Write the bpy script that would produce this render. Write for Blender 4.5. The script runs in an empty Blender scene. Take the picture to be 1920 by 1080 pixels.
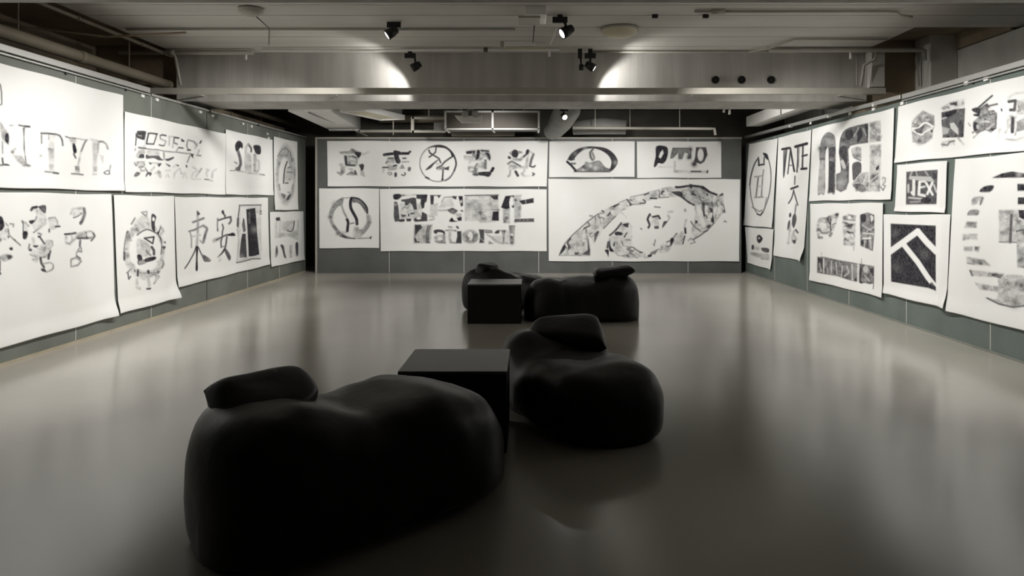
import bpy, bmesh, math, random
import numpy as np
from mathutils import Vector, Matrix, noise as mnoise

# ------------------------------------------------------------------ camera
SC = bpy.context.scene
COL = SC.collection
CAM_Z = 1.56
FPX, CX, CY = 1350.0, 995.0, 378.0          # focal length and principal point in photo pixels
cam_d = bpy.data.cameras.new('camera')
cam = bpy.data.objects.new('camera', cam_d)
COL.objects.link(cam)
cam.location = (0, 0, CAM_Z)
cam.rotation_euler = (math.radians(90), 0, 0)
cam_d.sensor_width = 36.0
cam_d.lens = 36.0 * FPX / 1920.0
cam_d.shift_x = (960.0 - CX) / 1920.0
cam_d.shift_y = (CY - 540.0) / 1920.0
cam_d.clip_start = 0.05
SC.camera = cam

# ------------------------------------------------------------------ world, exposure
w = bpy.data.worlds.new('world')
SC.world = w
w.use_nodes = True
w.node_tree.nodes['Background'].inputs[0].default_value = (0.9, 0.95, 1.0, 1)
w.node_tree.nodes['Background'].inputs[1].default_value = 0.003
SC.view_settings.view_transform = 'Standard'
SC.view_settings.look = 'None'
SC.view_settings.exposure = 0.06
SC.view_settings.gamma = 1.0
SC.view_settings.use_curve_mapping = False

# ------------------------------------------------------------------ geometry of the room
XL, XR, YB = -5.02, 4.747, 15.72            # faces of the hanging walls
CEIL = 3.79

# ------------------------------------------------------------------ gallery spotlights (position, aim, watts, cone degrees, blend)
SPOTS = [
    # left wall
    ((-2.2, 5.8, 3.6), (-5.0, 6.4, 1.1), 286, 84, 0.8),
    ((-2.0, 7.3, 3.6), (-5.0, 8.3, 1.1), 286, 80, 0.8),
    ((-1.9, 9.0, 3.6), (-5.0, 10.4, 1.15), 292, 80, 0.8),
    ((-2.2, 12.2, 3.5), (-5.0, 12.6, 1.2), 238, 80, 0.8),
    ((-2.6, 13.2, 3.0), (-5.0, 14.8, 1.4), 116, 75, 0.8),
    # back wall
    ((-2.6, 12.2, 3.05), (-3.0, 15.7, 1.5), 184, 75, 0.8),
    ((-0.5, 12.2, 3.05), (-0.9, 15.7, 1.35), 292, 75, 0.8),
    ((1.4, 12.2, 3.05), (1.3, 15.7, 1.4), 258, 75, 0.8),
    ((2.9, 12.2, 3.05), (3.0, 15.7, 1.4), 156, 75, 0.8),
    # right wall
    ((2.3, 13.2, 3.0), (4.7, 14.4, 1.4), 102, 75, 0.8),
    ((2.0, 12.2, 3.3), (4.7, 12.4, 1.7), 231, 104, 0.8),
    ((1.6, 9.0, 3.6), (4.7, 10.3, 1.2), 292, 80, 0.8),
    ((1.8, 7.3, 3.6), (4.7, 8.3, 1.15), 286, 80, 0.8),
    ((2.0, 5.8, 3.6), (4.7, 6.4, 1.15), 286, 84, 0.8),
]
LIGHT_COL = (1.0, 0.98, 0.94)


def spot(name, loc, aim, watts, deg, blend, radius=0.10, col=LIGHT_COL):
    d = bpy.data.lights.new(name, 'SPOT')
    d.energy = watts
    d.spot_size = math.radians(deg)
    d.spot_blend = blend
    d.shadow_soft_size = radius
    d.color = col
    o = bpy.data.objects.new(name, d)
    COL.objects.link(o)
    o.location = loc
    v = Vector(aim) - Vector(loc)
    o.rotation_euler = v.to_track_quat('-Z', 'Y').to_euler()
    return o


for i, s in enumerate(SPOTS):
    spot('gallery_spot_light', *s)


# ------------------------------------------------------------------ materials
def mat(name, col, rough=0.6, spec=0.5, metal=0.0, var=0.0, scale=4.0, bump=0.0, bscale=20.0, stretch=None, emit=None):
    m = bpy.data.materials.new(name)
    m.use_nodes = True
    nt = m.node_tree
    b = nt.nodes['Principled BSDF']
    b.inputs['Roughness'].default_value = rough
    b.inputs['Specular IOR Level'].default_value = spec
    b.inputs['Metallic'].default_value = metal
    b.inputs['Base Color'].default_value = (*col, 1)
    tc = nt.nodes.new('ShaderNodeTexCoord')
    mp = nt.nodes.new('ShaderNodeMapping')
    nt.links.new(tc.outputs['Object'], mp.inputs[0])
    if stretch:
        mp.inputs['Scale'].default_value = stretch
    if var > 0:
        n = nt.nodes.new('ShaderNodeTexNoise')
        n.inputs['Scale'].default_value = scale
        n.inputs['Detail'].default_value = 5
        nt.links.new(mp.outputs[0], n.inputs[0])
        r = nt.nodes.new('ShaderNodeValToRGB')
        r.color_ramp.elements[0].position = 0.3
        r.color_ramp.elements[1].position = 0.7
        r.color_ramp.elements[0].color = (*[c * (1 - var) for c in col], 1)
        r.color_ramp.elements[1].color = (*[min(1, c * (1 + var)) for c in col], 1)
        nt.links.new(n.outputs[0], r.inputs[0])
        nt.links.new(r.outputs[0], b.inputs['Base Color'])
    if bump > 0:
        n2 = nt.nodes.new('ShaderNodeTexNoise')
        n2.inputs['Scale'].default_value = bscale
        n2.inputs['Detail'].default_value = 4
        nt.links.new(mp.outputs[0], n2.inputs[0])
        bp = nt.nodes.new('ShaderNodeBump')
        bp.inputs['Strength'].default_value = bump
        bp.inputs['Distance'].default_value = 0.02
        nt.links.new(n2.outputs[0], bp.inputs['Height'])
        nt.links.new(bp.outputs[0], b.inputs['Normal'])
    if emit:
        b.inputs['Emission Color'].default_value = (1.0, 0.97, 0.92, 1)
        b.inputs['Emission Strength'].default_value = emit
    return m


M = {}
M['floor'] = mat('grey_epoxy_floor', (0.43, 0.40, 0.35), 0.19, 1.0, var=0.05, scale=0.7)
M['board'] = mat('green_grey_board', (0.165, 0.176, 0.155), 0.5, 0.35, var=0.14, scale=2.2)
M['boardr'] = mat('teal_grey_board', (0.138, 0.168, 0.152), 0.5, 0.35, var=0.14, scale=2.2)
M['boardb'] = mat('grey_board', (0.112, 0.116, 0.114), 0.5, 0.35, var=0.14, scale=2.2)
M['seam'] = mat('pale_joint', (0.55, 0.54, 0.5), 0.5)
M['seamd'] = mat('dark_joint', (0.05, 0.05, 0.045), 0.6)
M['concrete'] = mat('painted_concrete', (0.60, 0.58, 0.54), 0.75, 0.25, var=0.10, scale=1.4, bump=0.15, bscale=9, stretch=(0.35, 2.0, 1))
M['beam'] = mat('painted_concrete_beam', (0.48, 0.465, 0.435), 0.75, 0.25, var=0.14, scale=2.2, bump=0.12, bscale=10, stretch=(2.6, 1, 0.22))
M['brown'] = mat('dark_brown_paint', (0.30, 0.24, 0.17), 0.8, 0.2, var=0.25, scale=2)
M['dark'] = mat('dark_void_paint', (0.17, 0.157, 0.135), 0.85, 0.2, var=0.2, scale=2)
M['pipe'] = mat('painted_pipe', (0.42, 0.40, 0.35), 0.55, 0.4, var=0.08, scale=3)
M['pipeb'] = mat('tan_painted_pipe', (0.26, 0.225, 0.17), 0.55, 0.4, var=0.1, scale=3)
M['alu'] = mat('brushed_aluminium', (0.62, 0.62, 0.60), 0.38, 0.5, metal=0.7, var=0.08, scale=6, stretch=(1, 0.1, 1))
M['white'] = mat('white_painted_metal', (0.84, 0.83, 0.80), 0.5, 0.4, var=0.04, scale=3)
M['cream'] = mat('cream_plastic', (0.62, 0.57, 0.42), 0.5, 0.4, var=0.05, scale=5)
M['ductbrown'] = mat('galvanised_duct', (0.10, 0.088, 0.074), 0.6, 0.4, var=0.12, scale=3)
M['duct'] = mat('grey_flexible_duct', (0.25, 0.245, 0.23), 0.6, 0.4, var=0.1, scale=4)
M['black'] = mat('black_lamp_metal', (0.012, 0.012, 0.012), 0.45, 0.4, var=0.1, scale=8)
M['lens'] = mat('lit_lamp_lens', (0.9, 0.9, 0.9), 0.3, 0.5, var=0.01, scale=9, emit=9.0)
M['vinyl'] = mat('black_bean_bag_vinyl', (0.0075, 0.0075, 0.008), 0.42, 0.32, var=0.15, scale=3, bump=0.25, bscale=7)
M['vinyl2'] = mat('black_bean_bag_headrest_vinyl', (0.006, 0.006, 0.0065), 0.45, 0.3, var=0.15, scale=3, bump=0.25, bscale=7)
M['piping'] = mat('black_seam_piping', (0.012, 0.012, 0.012), 0.4, 0.4, var=0.1, scale=9)
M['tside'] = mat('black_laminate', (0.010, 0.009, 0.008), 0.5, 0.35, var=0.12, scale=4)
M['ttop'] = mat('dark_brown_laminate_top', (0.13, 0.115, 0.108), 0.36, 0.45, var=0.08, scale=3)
M['trimr'] = mat('grey_green_floor_trim', (0.22, 0.23, 0.205), 0.55, 0.3, var=0.1, scale=4)
M['trim'] = mat('pale_floor_trim', (0.42, 0.37, 0.28), 0.55, 0.3, var=0.1, scale=4)


def paper_material():
    m = bpy.data.materials.new('ink_rubbing_on_white_paper')
    m.use_nodes = True
    nt = m.node_tree
    b = nt.nodes['Principled BSDF']
    b.inputs['Roughness'].default_value = 0.9
    b.inputs['Specular IOR Level'].default_value = 0.1
    at = nt.nodes.new('ShaderNodeAttribute')
    at.attribute_name = 'ink'
    tc = nt.nodes.new('ShaderNodeTexCoord')
    n = nt.nodes.new('ShaderNodeTexNoise')
    n.inputs['Scale'].default_value = 30
    n.inputs['Detail'].default_value = 3
    nt.links.new(tc.outputs['Object'], n.inputs[0])
    # grain: ink * (0.82 + 0.36*noise)
    mm = nt.nodes.new('ShaderNodeMath')
    mm.operation = 'MULTIPLY_ADD'
    mm.inputs[1].default_value = 0.22
    mm.inputs[2].default_value = 0.89
    nt.links.new(n.outputs[0], mm.inputs[0])
    mu = nt.nodes.new('ShaderNodeMath')
    mu.operation = 'MULTIPLY'
    mu.use_clamp = True
    nt.links.new(at.outputs['Fac'], mu.inputs[0])
    nt.links.new(mm.outputs[0], mu.inputs[1])
    mix = nt.nodes.new('ShaderNodeMix')
    mix.data_type = 'RGBA'
    mix.inputs['A'].default_value = (0.84, 0.835, 0.80, 1)
    mix.inputs['B'].default_value = (0.019, 0.016, 0.024, 1)
    n2 = nt.nodes.new('ShaderNodeTexNoise')
    n2.inputs['Scale'].default_value = 1.6
    n2.inputs['Detail'].default_value = 4
    nt.links.new(tc.outputs['Object'], n2.inputs[0])
    r = nt.nodes.new('ShaderNodeValToRGB')
    r.color_ramp.elements[0].position = 0.3
    r.color_ramp.elements[1].position = 0.7
    r.color_ramp.elements[0].color = (0.83, 0.825, 0.80, 1)
    r.color_ramp.elements[1].color = (0.87, 0.868, 0.855, 1)
    nt.links.new(n2.outputs[0], r.inputs[0])
    nt.links.new(r.outputs[0], mix.inputs['A'])
    nt.links.new(mu.outputs[0], mix.inputs['Factor'])
    nt.links.new(mix.outputs['Result'], b.inputs['Base Color'])
    bp = nt.nodes.new('ShaderNodeBump')
    bp.inputs['Strength'].default_value = 0.12
    bp.inputs['Distance'].default_value = 0.02
    n3 = nt.nodes.new('ShaderNodeTexNoise')
    n3.inputs['Scale'].default_value = 7
    nt.links.new(tc.outputs['Object'], n3.inputs[0])
    nt.links.new(n3.outputs[0], bp.inputs['Height'])
    nt.links.new(bp.outputs[0], b.inputs['Normal'])
    return m


M['paper'] = paper_material()


# ------------------------------------------------------------------ builders
def box(bm, x0, x1, y0, y1, z0, z1):
    v = [bm.verts.new(p) for p in ((x0, y0, z0), (x1, y0, z0), (x1, y1, z0), (x0, y1, z0),
                                   (x0, y0, z1), (x1, y0, z1), (x1, y1, z1), (x0, y1, z1))]
    for f in ((0, 3, 2, 1), (4, 5, 6, 7), (0, 1, 5, 4), (1, 2, 6, 5), (2, 3, 7, 6), (3, 0, 4, 7)):
        bm.faces.new([v[i] for i in f])
    return v


def hexa(bm, pts):
    """eight corners: four of the bottom ring, four of the top ring"""
    v = [bm.verts.new(p) for p in pts]
    for f in ((0, 3, 2, 1), (4, 5, 6, 7), (0, 1, 5, 4), (1, 2, 6, 5), (2, 3, 7, 6), (3, 0, 4, 7)):
        bm.faces.new([v[i] for i in f])
    return v


def tube(bm, pts, r, n=12, caps=True):
    pts = [Vector(p) for p in pts]
    rs = r if isinstance(r, (list, tuple)) else [r] * len(pts)
    rings = []
    up = None
    for i, p in enumerate(pts):
        a = pts[max(0, i - 1)]
        b = pts[min(len(pts) - 1, i + 1)]
        t = (b - a).normalized()
        if up is None:
            up = Vector((0, 0, 1)) if abs(t.z) < 0.9 else Vector((1, 0, 0))
        s = t.cross(up).normalized()
        u = s.cross(t).normalized()
        up = u
        rings.append([bm.verts.new(p + (s * math.cos(2 * math.pi * k / n) + u * math.sin(2 * math.pi * k / n)) * rs[i]) for k in range(n)])
    for a, b in zip(rings, rings[1:]):
        for k in range(n):
            f = bm.faces.new((a[k], a[(k + 1) % n], b[(k + 1) % n], b[k]))
            f.smooth = True
    if caps:
        bm.faces.new(rings[0][::-1])
        bm.faces.new(rings[-1])


def obj(name, bm, m, parent=None, bevel=0.0, smooth=False):
    bmesh.ops.recalc_face_normals(bm, faces=bm.faces)
    me = bpy.data.meshes.new(name)
    bm.to_mesh(me)
    bm.free()
    me.materials.append(m)
    o = bpy.data.objects.new(name, me)
    COL.objects.link(o)
    if smooth:
        for p in me.polygons:
            p.use_smooth = True
    if bevel > 0:
        b = o.modifiers.new('bevel', 'BEVEL')
        b.width = bevel
        b.segments = 2
        b.limit_method = 'ANGLE'
    if parent:
        o.parent = parent
    return o


def tag(o, label, cat, group=None):
    o['label'] = label
    o['category'] = cat
    if group:
        o['group'] = group
    return o


def thing(name, label, cat, loc=(0, 0, 0), rz=0.0, group=None):
    o = bpy.data.objects.new(name, None)
    COL.objects.link(o)
    o.empty_display_size = 0.2
    o.location = loc
    o.rotation_euler = (0, 0, rz)
    return tag(o, label, cat, group)


def struct(name, bm, m, bevel=0.0, parent=None):
    o = obj(name, bm, m, parent, bevel)
    if not parent:
        o['kind'] = 'structure'
    return o


def boxes(name, lst, m, **k):
    bm = bmesh.new()
    for b in lst:
        box(bm, *b)
    return obj(name, bm, m, **k)


def sbox(name, lst, m, **k):
    bm = bmesh.new()
    for b in lst:
        box(bm, *b)
    return struct(name, bm, m, **k)


# ------------------------------------------------------------------ floor and hanging walls
sbox('floor', [(-7.5, 7.5, -3.0, 18.5, -0.1, 0.0)], M['floor'])

# left wall: dark green-grey boards, with a joint every 1.62 m
sbox('wall_left', [(XL - 0.12, XL, 1.0, 16.06, 0.0, 2.96)], M['board'])
sbox('trim_1', [(XL - 0.002, XL + 0.004, y - 0.006, y + 0.006, 0.03, 2.95) for y in (6.32, 7.94, 9.52, 12.76, 14.38)], M['seam'])
sbox('trim_2', [(XL - 0.002, XL + 0.004, 11.15, 11.165, 0.03, 2.95)], M['seamd'])
sbox('baseboard_left', [(XL, XL + 0.012, 1.0, 16.0, 0.0, 0.028)], M['trim'])
# right wall
sbox('wall_right', [(XR, XR + 0.12, 1.0, 15.9, 0.0, 2.84)], M['boardr'])
sbox('trim_3', [(XR - 0.004, XR + 0.002, y - 0.006, y + 0.006, 0.03, 2.83) for y in (5.8, 7.43, 9.09, 10.73, 12.35, 14.0)], M['seam'])
sbox('baseboard_right', [(XR - 0.012, XR, 1.0, 15.9, 0.0, 0.025)], M['trimr'])
# back wall: free-standing in front of the dark outer shell
sbox('wall_back', [(-4.69, 4.60, YB, YB + 0.12, 0.0, 2.93)], M['boardb'])
BS = [(x - CX) / FPX * YB for x in (730, 870, 1010, 1148, 1290)]
sbox('trim_4', [(x - 0.006, x + 0.006, YB - 0.004, YB + 0.002, 0.01, 2.93) for x in BS], M['seam'])
sbox('trim_5', [(-4.70, 4.61, YB - 0.02, YB + 0.13, 2.93, 2.965), (-4.70, -4.66, YB - 0.012, YB, 0, 2.93)], M['pipe'])
# outer shell of the storey, in near darkness behind the hanging walls
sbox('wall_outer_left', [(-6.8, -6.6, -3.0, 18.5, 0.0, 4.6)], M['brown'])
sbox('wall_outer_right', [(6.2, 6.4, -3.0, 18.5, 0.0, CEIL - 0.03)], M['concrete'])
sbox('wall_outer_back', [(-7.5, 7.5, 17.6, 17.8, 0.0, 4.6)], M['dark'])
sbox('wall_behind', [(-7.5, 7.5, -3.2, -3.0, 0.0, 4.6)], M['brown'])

# ------------------------------------------------------------------ ceiling
joints = [5.47, 7.6, 8.16, 8.62, 9.22, 9.76, 10.35, 10.8]
lst = []
for a, b in zip(joints, joints[1:]):
    if b <= 9.23:
        lst.append((-5.33, 7.0, a + 0.009, b - 0.009, CEIL, CEIL + 0.2))
    else:
        lst.append((-5.33, 4.92, a + 0.009, b - 0.009, CEIL, CEIL + 0.2))
lst += [(-5.33, 7.0, -3.0, 4.6, CEIL, CEIL + 0.2)]
sbox('ceiling', lst, M['concrete'])
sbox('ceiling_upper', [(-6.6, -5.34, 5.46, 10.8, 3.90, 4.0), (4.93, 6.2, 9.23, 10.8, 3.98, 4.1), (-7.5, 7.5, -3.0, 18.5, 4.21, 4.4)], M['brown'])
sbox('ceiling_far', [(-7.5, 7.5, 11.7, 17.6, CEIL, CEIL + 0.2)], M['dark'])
sbox('ceiling_beam_near', [(-7.0, 7.0, 4.55, 5.45, 3.06, 4.2)], M['beam'], bevel=0.02)
sbox('ceiling_beam', [(-5.32, 5.05, 10.8, 11.7, 3.06, 4.2)], M['beam'], bevel=0.012)
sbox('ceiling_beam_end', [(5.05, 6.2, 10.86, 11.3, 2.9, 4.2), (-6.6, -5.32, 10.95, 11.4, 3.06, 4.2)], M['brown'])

sbox('recess_shade_panel', [(6.16, 6.2, 9.24, 10.8, 3.765, 3.98)], M['brown'])  # panel added so the recess is less black; brown stands in for its dimness
# concrete downstand and column over the right wall
sbox('column_right', [(5.80, 6.2, 10.45, 10.95, 0.0, 4.3)], M['concrete'], bevel=0.015)
sbox('trim_7', [(5.02, 5.22, 10.6, 10.8, 3.25, CEIL)], M['concrete'], bevel=0.01)

# ------------------------------------------------------------------ ink drawing on the papers
def catmull(pts, closed):
    n = len(pts)
    out = []
    rng = range(n) if closed else range(n - 1)
    for i in rng:
        if closed:
            p0, p1, p2, p3 = pts[(i - 1) % n], pts[i], pts[(i + 1) % n], pts[(i + 2) % n]
        else:
            p0, p1, p2, p3 = pts[max(0, i - 1)], pts[i], pts[i + 1], pts[min(n - 1, i + 2)]
        for k in range(4):
            t = k / 4.0
            out.append(0.5 * ((2 * p1) + (p2 - p0) * t + (2 * p0 - 5 * p1 + 4 * p2 - p3) * t * t + (3 * p1 - p0 - 3 * p2 + p3) * t ** 3))
    if not closed:
        out.append(pts[-1])
    return np.array(out)


def seg_dist(X, Y, a, b):
    dx, dy = b[0] - a[0], b[1] - a[1]
    L = dx * dx + dy * dy + 1e-9
    t = np.clip(((X - a[0]) * dx + (Y - a[1]) * dy) / L, 0, 1)
    return np.hypot(X - (a[0] + t * dx), Y - (a[1] + t * dy))


def vnoise(X, Y, seed):
    rs = np.random.RandomState(seed)
    G = rs.rand(64, 64)
    xi = np.floor(X).astype(int)
    yi = np.floor(Y).astype(int)
    fx = X - xi
    fy = Y - yi
    fx = fx * fx * (3 - 2 * fx)
    fy = fy * fy * (3 - 2 * fy)
    g = lambda a, b: G[a % 64, b % 64]
    return (g(xi, yi) * (1 - fx) + g(xi + 1, yi) * fx) * (1 - fy) + (g(xi, yi + 1) * (1 - fx) + g(xi + 1, yi + 1) * fx) * fy


def draw_ink(X, Y, layers, mottle, seed):
    """X, Y: where each vertex lies, in the measuring grid of the wall drawings; returns ink density 0..1"""
    V = np.zeros_like(X)
    # rubbed tone: uneven pressure
    wash = 0.6 * vnoise(X / 7.5 + 31, Y / 7.5 + 17, seed) + 0.4 * vnoise(X / 3.2 + 5, Y / 3.2 + 9, seed + 1)
    tone = 1.0 - mottle + mottle * np.clip((wash - 0.22) * 1.9, 0, 1.15)
    # soft-edged pools and thin dark veins where the crumpled sheet caught the ink
    wx = X + 5 * vnoise(X / 9 + 3, Y / 9 + 8, seed + 2)
    wy = Y + 5 * vnoise(X / 9 + 13, Y / 9 + 28, seed + 3)
    ridge = 1 - np.abs(2 * vnoise(wx / 8.5 + 11, wy / 8.5 + 4, seed + 4) - 1)
    vein = np.clip((ridge - 0.80) / 0.2, 0, 1) * np.clip((vnoise(X / 12 + 40, Y / 12 + 2, seed + 5) - 0.3) * 3, 0, 1)
    pool = np.clip((vnoise(wx / 10 + 21, wy / 7 + 33, seed + 6) - 0.35) * 2.2, 0, 1)
    rub = 0.62 + 0.66 * pool
    for (ox, oy, sc), ops in layers:
        for op in ops:
            kind = op[0]
            erase = kind.startswith('x')
            c = kind[-1]
            k = op[1]
            soft = 1.6 + (2.6 if k < 0.6 else 0.8 if k < 0.8 else 0.0) * (0 if kind.startswith('x') else 1)
            if c in 'eb':
                cx, cy = ox + op[2] / sc, oy + op[3] / sc
                rx = op[4] / sc
                ry = (op[5] if len(op) > 5 else op[4]) / sc
                if c == 'b':
                    cov = np.exp(-(((X - cx) / rx) ** 2 + ((Y - cy) / ry) ** 2))
                else:
                    q = np.hypot((X - cx) / rx, (Y - cy) / ry)
                    d = (q - 1) * min(rx, ry)
                    if len(op) > 6:
                        d = np.abs(d) - op[6] / sc / 2
                    cov = np.clip(0.5 - d / soft, 0, 1)
                sel = slice(None)
                xs = None
            else:
                raw = op[3] if c in 'sS' else op[2]
                P = np.array(raw, float).reshape(-1, 2) / sc + np.array([ox, oy])
                if c in 'SP' and len(P) > 2:
                    P = catmull(P, c == 'P')
                wdt = op[2] / sc if c in 'sS' else 0
                pad = wdt / 2 + 2.5
                sel = np.nonzero((X > P[:, 0].min() - pad) & (X < P[:, 0].max() + pad) & (Y > P[:, 1].min() - pad) & (Y < P[:, 1].max() + pad))[0]
                if len(sel) == 0:
                    continue
                x, y = X[sel], Y[sel]
                d = np.full(x.shape, 1e9)
                n = len(P)
                if c in 'sS':
                    for i in range(n - 1):
                        d = np.minimum(d, seg_dist(x, y, P[i], P[i + 1]))
                    cov = np.clip(0.5 - (d - wdt / 2) / soft, 0, 1)
                    if wdt < 1.2:
                        cov = np.clip((1.4 - d) / 1.4, 0, 1) * max(0.55, wdt / 1.2)
                else:
                    ins = np.zeros(x.shape, bool)
                    for i in range(n):
                        a, b = P[i], P[(i + 1) % n]
                        d = np.minimum(d, seg_dist(x, y, a, b))
                        if a[1] != b[1]:
                            cr = ((a[1] > y) != (b[1] > y)) & (x < (b[0] - a[0]) * (y - a[1]) / (b[1] - a[1]) + a[0])
                            ins ^= cr
                    cov = np.where(ins, np.clip(0.5 + d / soft, 0, 1), np.clip(0.5 - d / soft, 0, 1))
                    if not erase and k < 0.8:
                        # pools of darker ink gather at the rim of a rubbed shape
                        cov = cov * (1 + 0.30 * np.exp(-(d / 1.6) ** 2))
            if erase:
                V[sel] = V[sel] * (1 - np.clip(k * cov, 0, 1))
            else:
                kk = k * cov
                tn = tone[sel]
                mix = np.clip((k - 0.5) / 0.3, 0, 1)
                rb = (1 - 2 * mottle) + 2 * mottle * rub[sel] if mottle < 0.5 else rub[sel]
                kk = kk * (tn * rb * 1.15 * (1 - mix) + (0.85 + 0.15 * tn) * mix)
                if c in 'pP' and k < 0.8:
                    kk = np.maximum(kk, cov * np.clip(vein[sel] * (0.35 + k) * 1.5 * mottle, 0, 0.9))
                V[sel] = np.maximum(V[sel], kk)
    return 1 - (1 - np.clip(V, 0, 1)) ** 1.45


def on_wall(wall, px, py, off=0.014):
    """a point of a wall drawing -> its place on that wall (distance along the wall, height)"""
    if wall == 'B':
        Yw = YB - off
        return (px - CX) / FPX * Yw, CAM_Z + (CY - py) / FPX * Yw
    Xw = XL + off if wall == 'L' else XR - off
    Yw = FPX * Xw / (px - CX)
    return Yw, CAM_Z + (CY - py) / FPX * Yw


def paper(name, label, wall, corners, layers, mottle=0.45, seed=1, curl=(0, 0, 0, 0), cat='paper', off=0.014, group=None):
    """curl: how far the left, right, bottom edge and the lower right corner lift off the wall"""
    q = [np.array(on_wall(wall, *c, off)) for c in corners]
    w_ = max(np.linalg.norm(q[1] - q[0]), np.linalg.norm(q[2] - q[3]))
    h_ = max(np.linalg.norm(q[3] - q[0]), np.linalg.norm(q[2] - q[1]))
    res = 0.0105 if wall == 'B' else 0.0095
    nu, nv = int(w_ / res) + 2, int(h_ / res) + 2
    u, v = np.meshgrid(np.linspace(0, 1, nu), np.linspace(0, 1, nv))
    u, v = u.ravel(), v.ravel()
    S = (q[0][0] * (1 - u) + q[1][0] * u) * (1 - v) + (q[3][0] * (1 - u) + q[2][0] * u) * v
    Z = (q[0][1] * (1 - u) + q[1][1] * u) * (1 - v) + (q[3][1] * (1 - u) + q[2][1] * u) * v
    # slightly wavy edges
    Z = Z + 0.004 * np.sin(S * 5.1 + seed) * (np.abs(v - 0.5) * 2)
    if wall == 'B':
        PX, PY = CX + S * FPX / (YB - off), CY - (Z - CAM_Z) * FPX / (YB - off)
    else:
        Xw = XL + off if wall == 'L' else XR - off
        PX, PY = CX + Xw * FPX / S, CY - (Z - CAM_Z) * FPX / S
    ink = draw_ink(PX, PY, layers, mottle, seed * 7 + 3)
    sm = lambda t: np.clip(t, 0, 1) ** 2 * (3 - 2 * np.clip(t, 0, 1))
    d = 0.006 * (vnoise(S * 1.1 + 3, Z * 1.3 + 7, seed) - 0.5) + 0.004 * np.sin(S * 3.3 + Z * 1.7 + seed)
    d = d * sm(v * 6)
    d = d + curl[0] * sm(1 - u * 7) + curl[1] * sm((u - 1) * 7 + 1) + curl[2] * sm((v - 1) * 8 + 1)
    d = d + curl[3] * sm(1 - np.hypot((1 - u) * w_, (1 - v) * h_) / 0.28)
    d = np.maximum(d, -off + 0.005)
    if wall == 'B':
        co = np.stack([S, (YB - off) - d, Z], 1)
        back = np.array([0, 0.004, 0])
    elif wall == 'L':
        co = np.stack([XL + off + d, S, Z], 1)
        back = np.array([-0.004, 0, 0])
    else:
        co = np.stack([XR - off - d, S, Z], 1)
        back = np.array([0.004, 0, 0])
    org = co.mean(0)
    co = co - org
    idx = np.arange(nu * nv).reshape(nv, nu)
    quads = np.stack([idx[:-1, :-1], idx[1:, :-1], idx[1:, 1:], idx[:-1, 1:]], -1).reshape(-1, 4)
    # thickness: a rim turned back towards the wall
    rim = np.concatenate([idx[0, :], idx[1:, -1], idx[-1, :-1][::-1], idx[1:-1, 0][::-1]])
    nr = len(rim)
    base = nu * nv
    co = np.concatenate([co, co[rim] + back])
    ink = np.concatenate([ink, np.zeros(nr)])
    r2 = base + np.arange(nr)
    side = np.stack([rim, np.roll(rim, -1), np.roll(r2, -1), r2], -1)
    allq = np.concatenate([quads, side])
    me = bpy.data.meshes.new(name)
    me.vertices.add(len(co))
    me.vertices.foreach_set('co', co.astype(np.float32).ravel())
    nq = len(allq)
    me.loops.add(nq * 4)
    me.polygons.add(nq)
    me.loops.foreach_set('vertex_index', allq.ravel().astype(np.int32))
    ls = (np.arange(nq) * 4).astype(np.int32)
    me.polygons.foreach_set('loop_start', ls)
    sm_ = np.zeros(nq, bool)
    sm_[:len(quads)] = True
    me.polygons.foreach_set('use_smooth', sm_)
    me.update(calc_edges=True)
    at = me.attributes.new('ink', 'FLOAT', 'POINT')
    at.data.foreach_set('value', ink.astype(np.float32))
    me.materials.append(M['paper'])
    me.validate()
    o = bpy.data.objects.new(name, me)
    COL.objects.link(o)
    o.location = org
    tag(o, label, cat, group)
    return o

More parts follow.
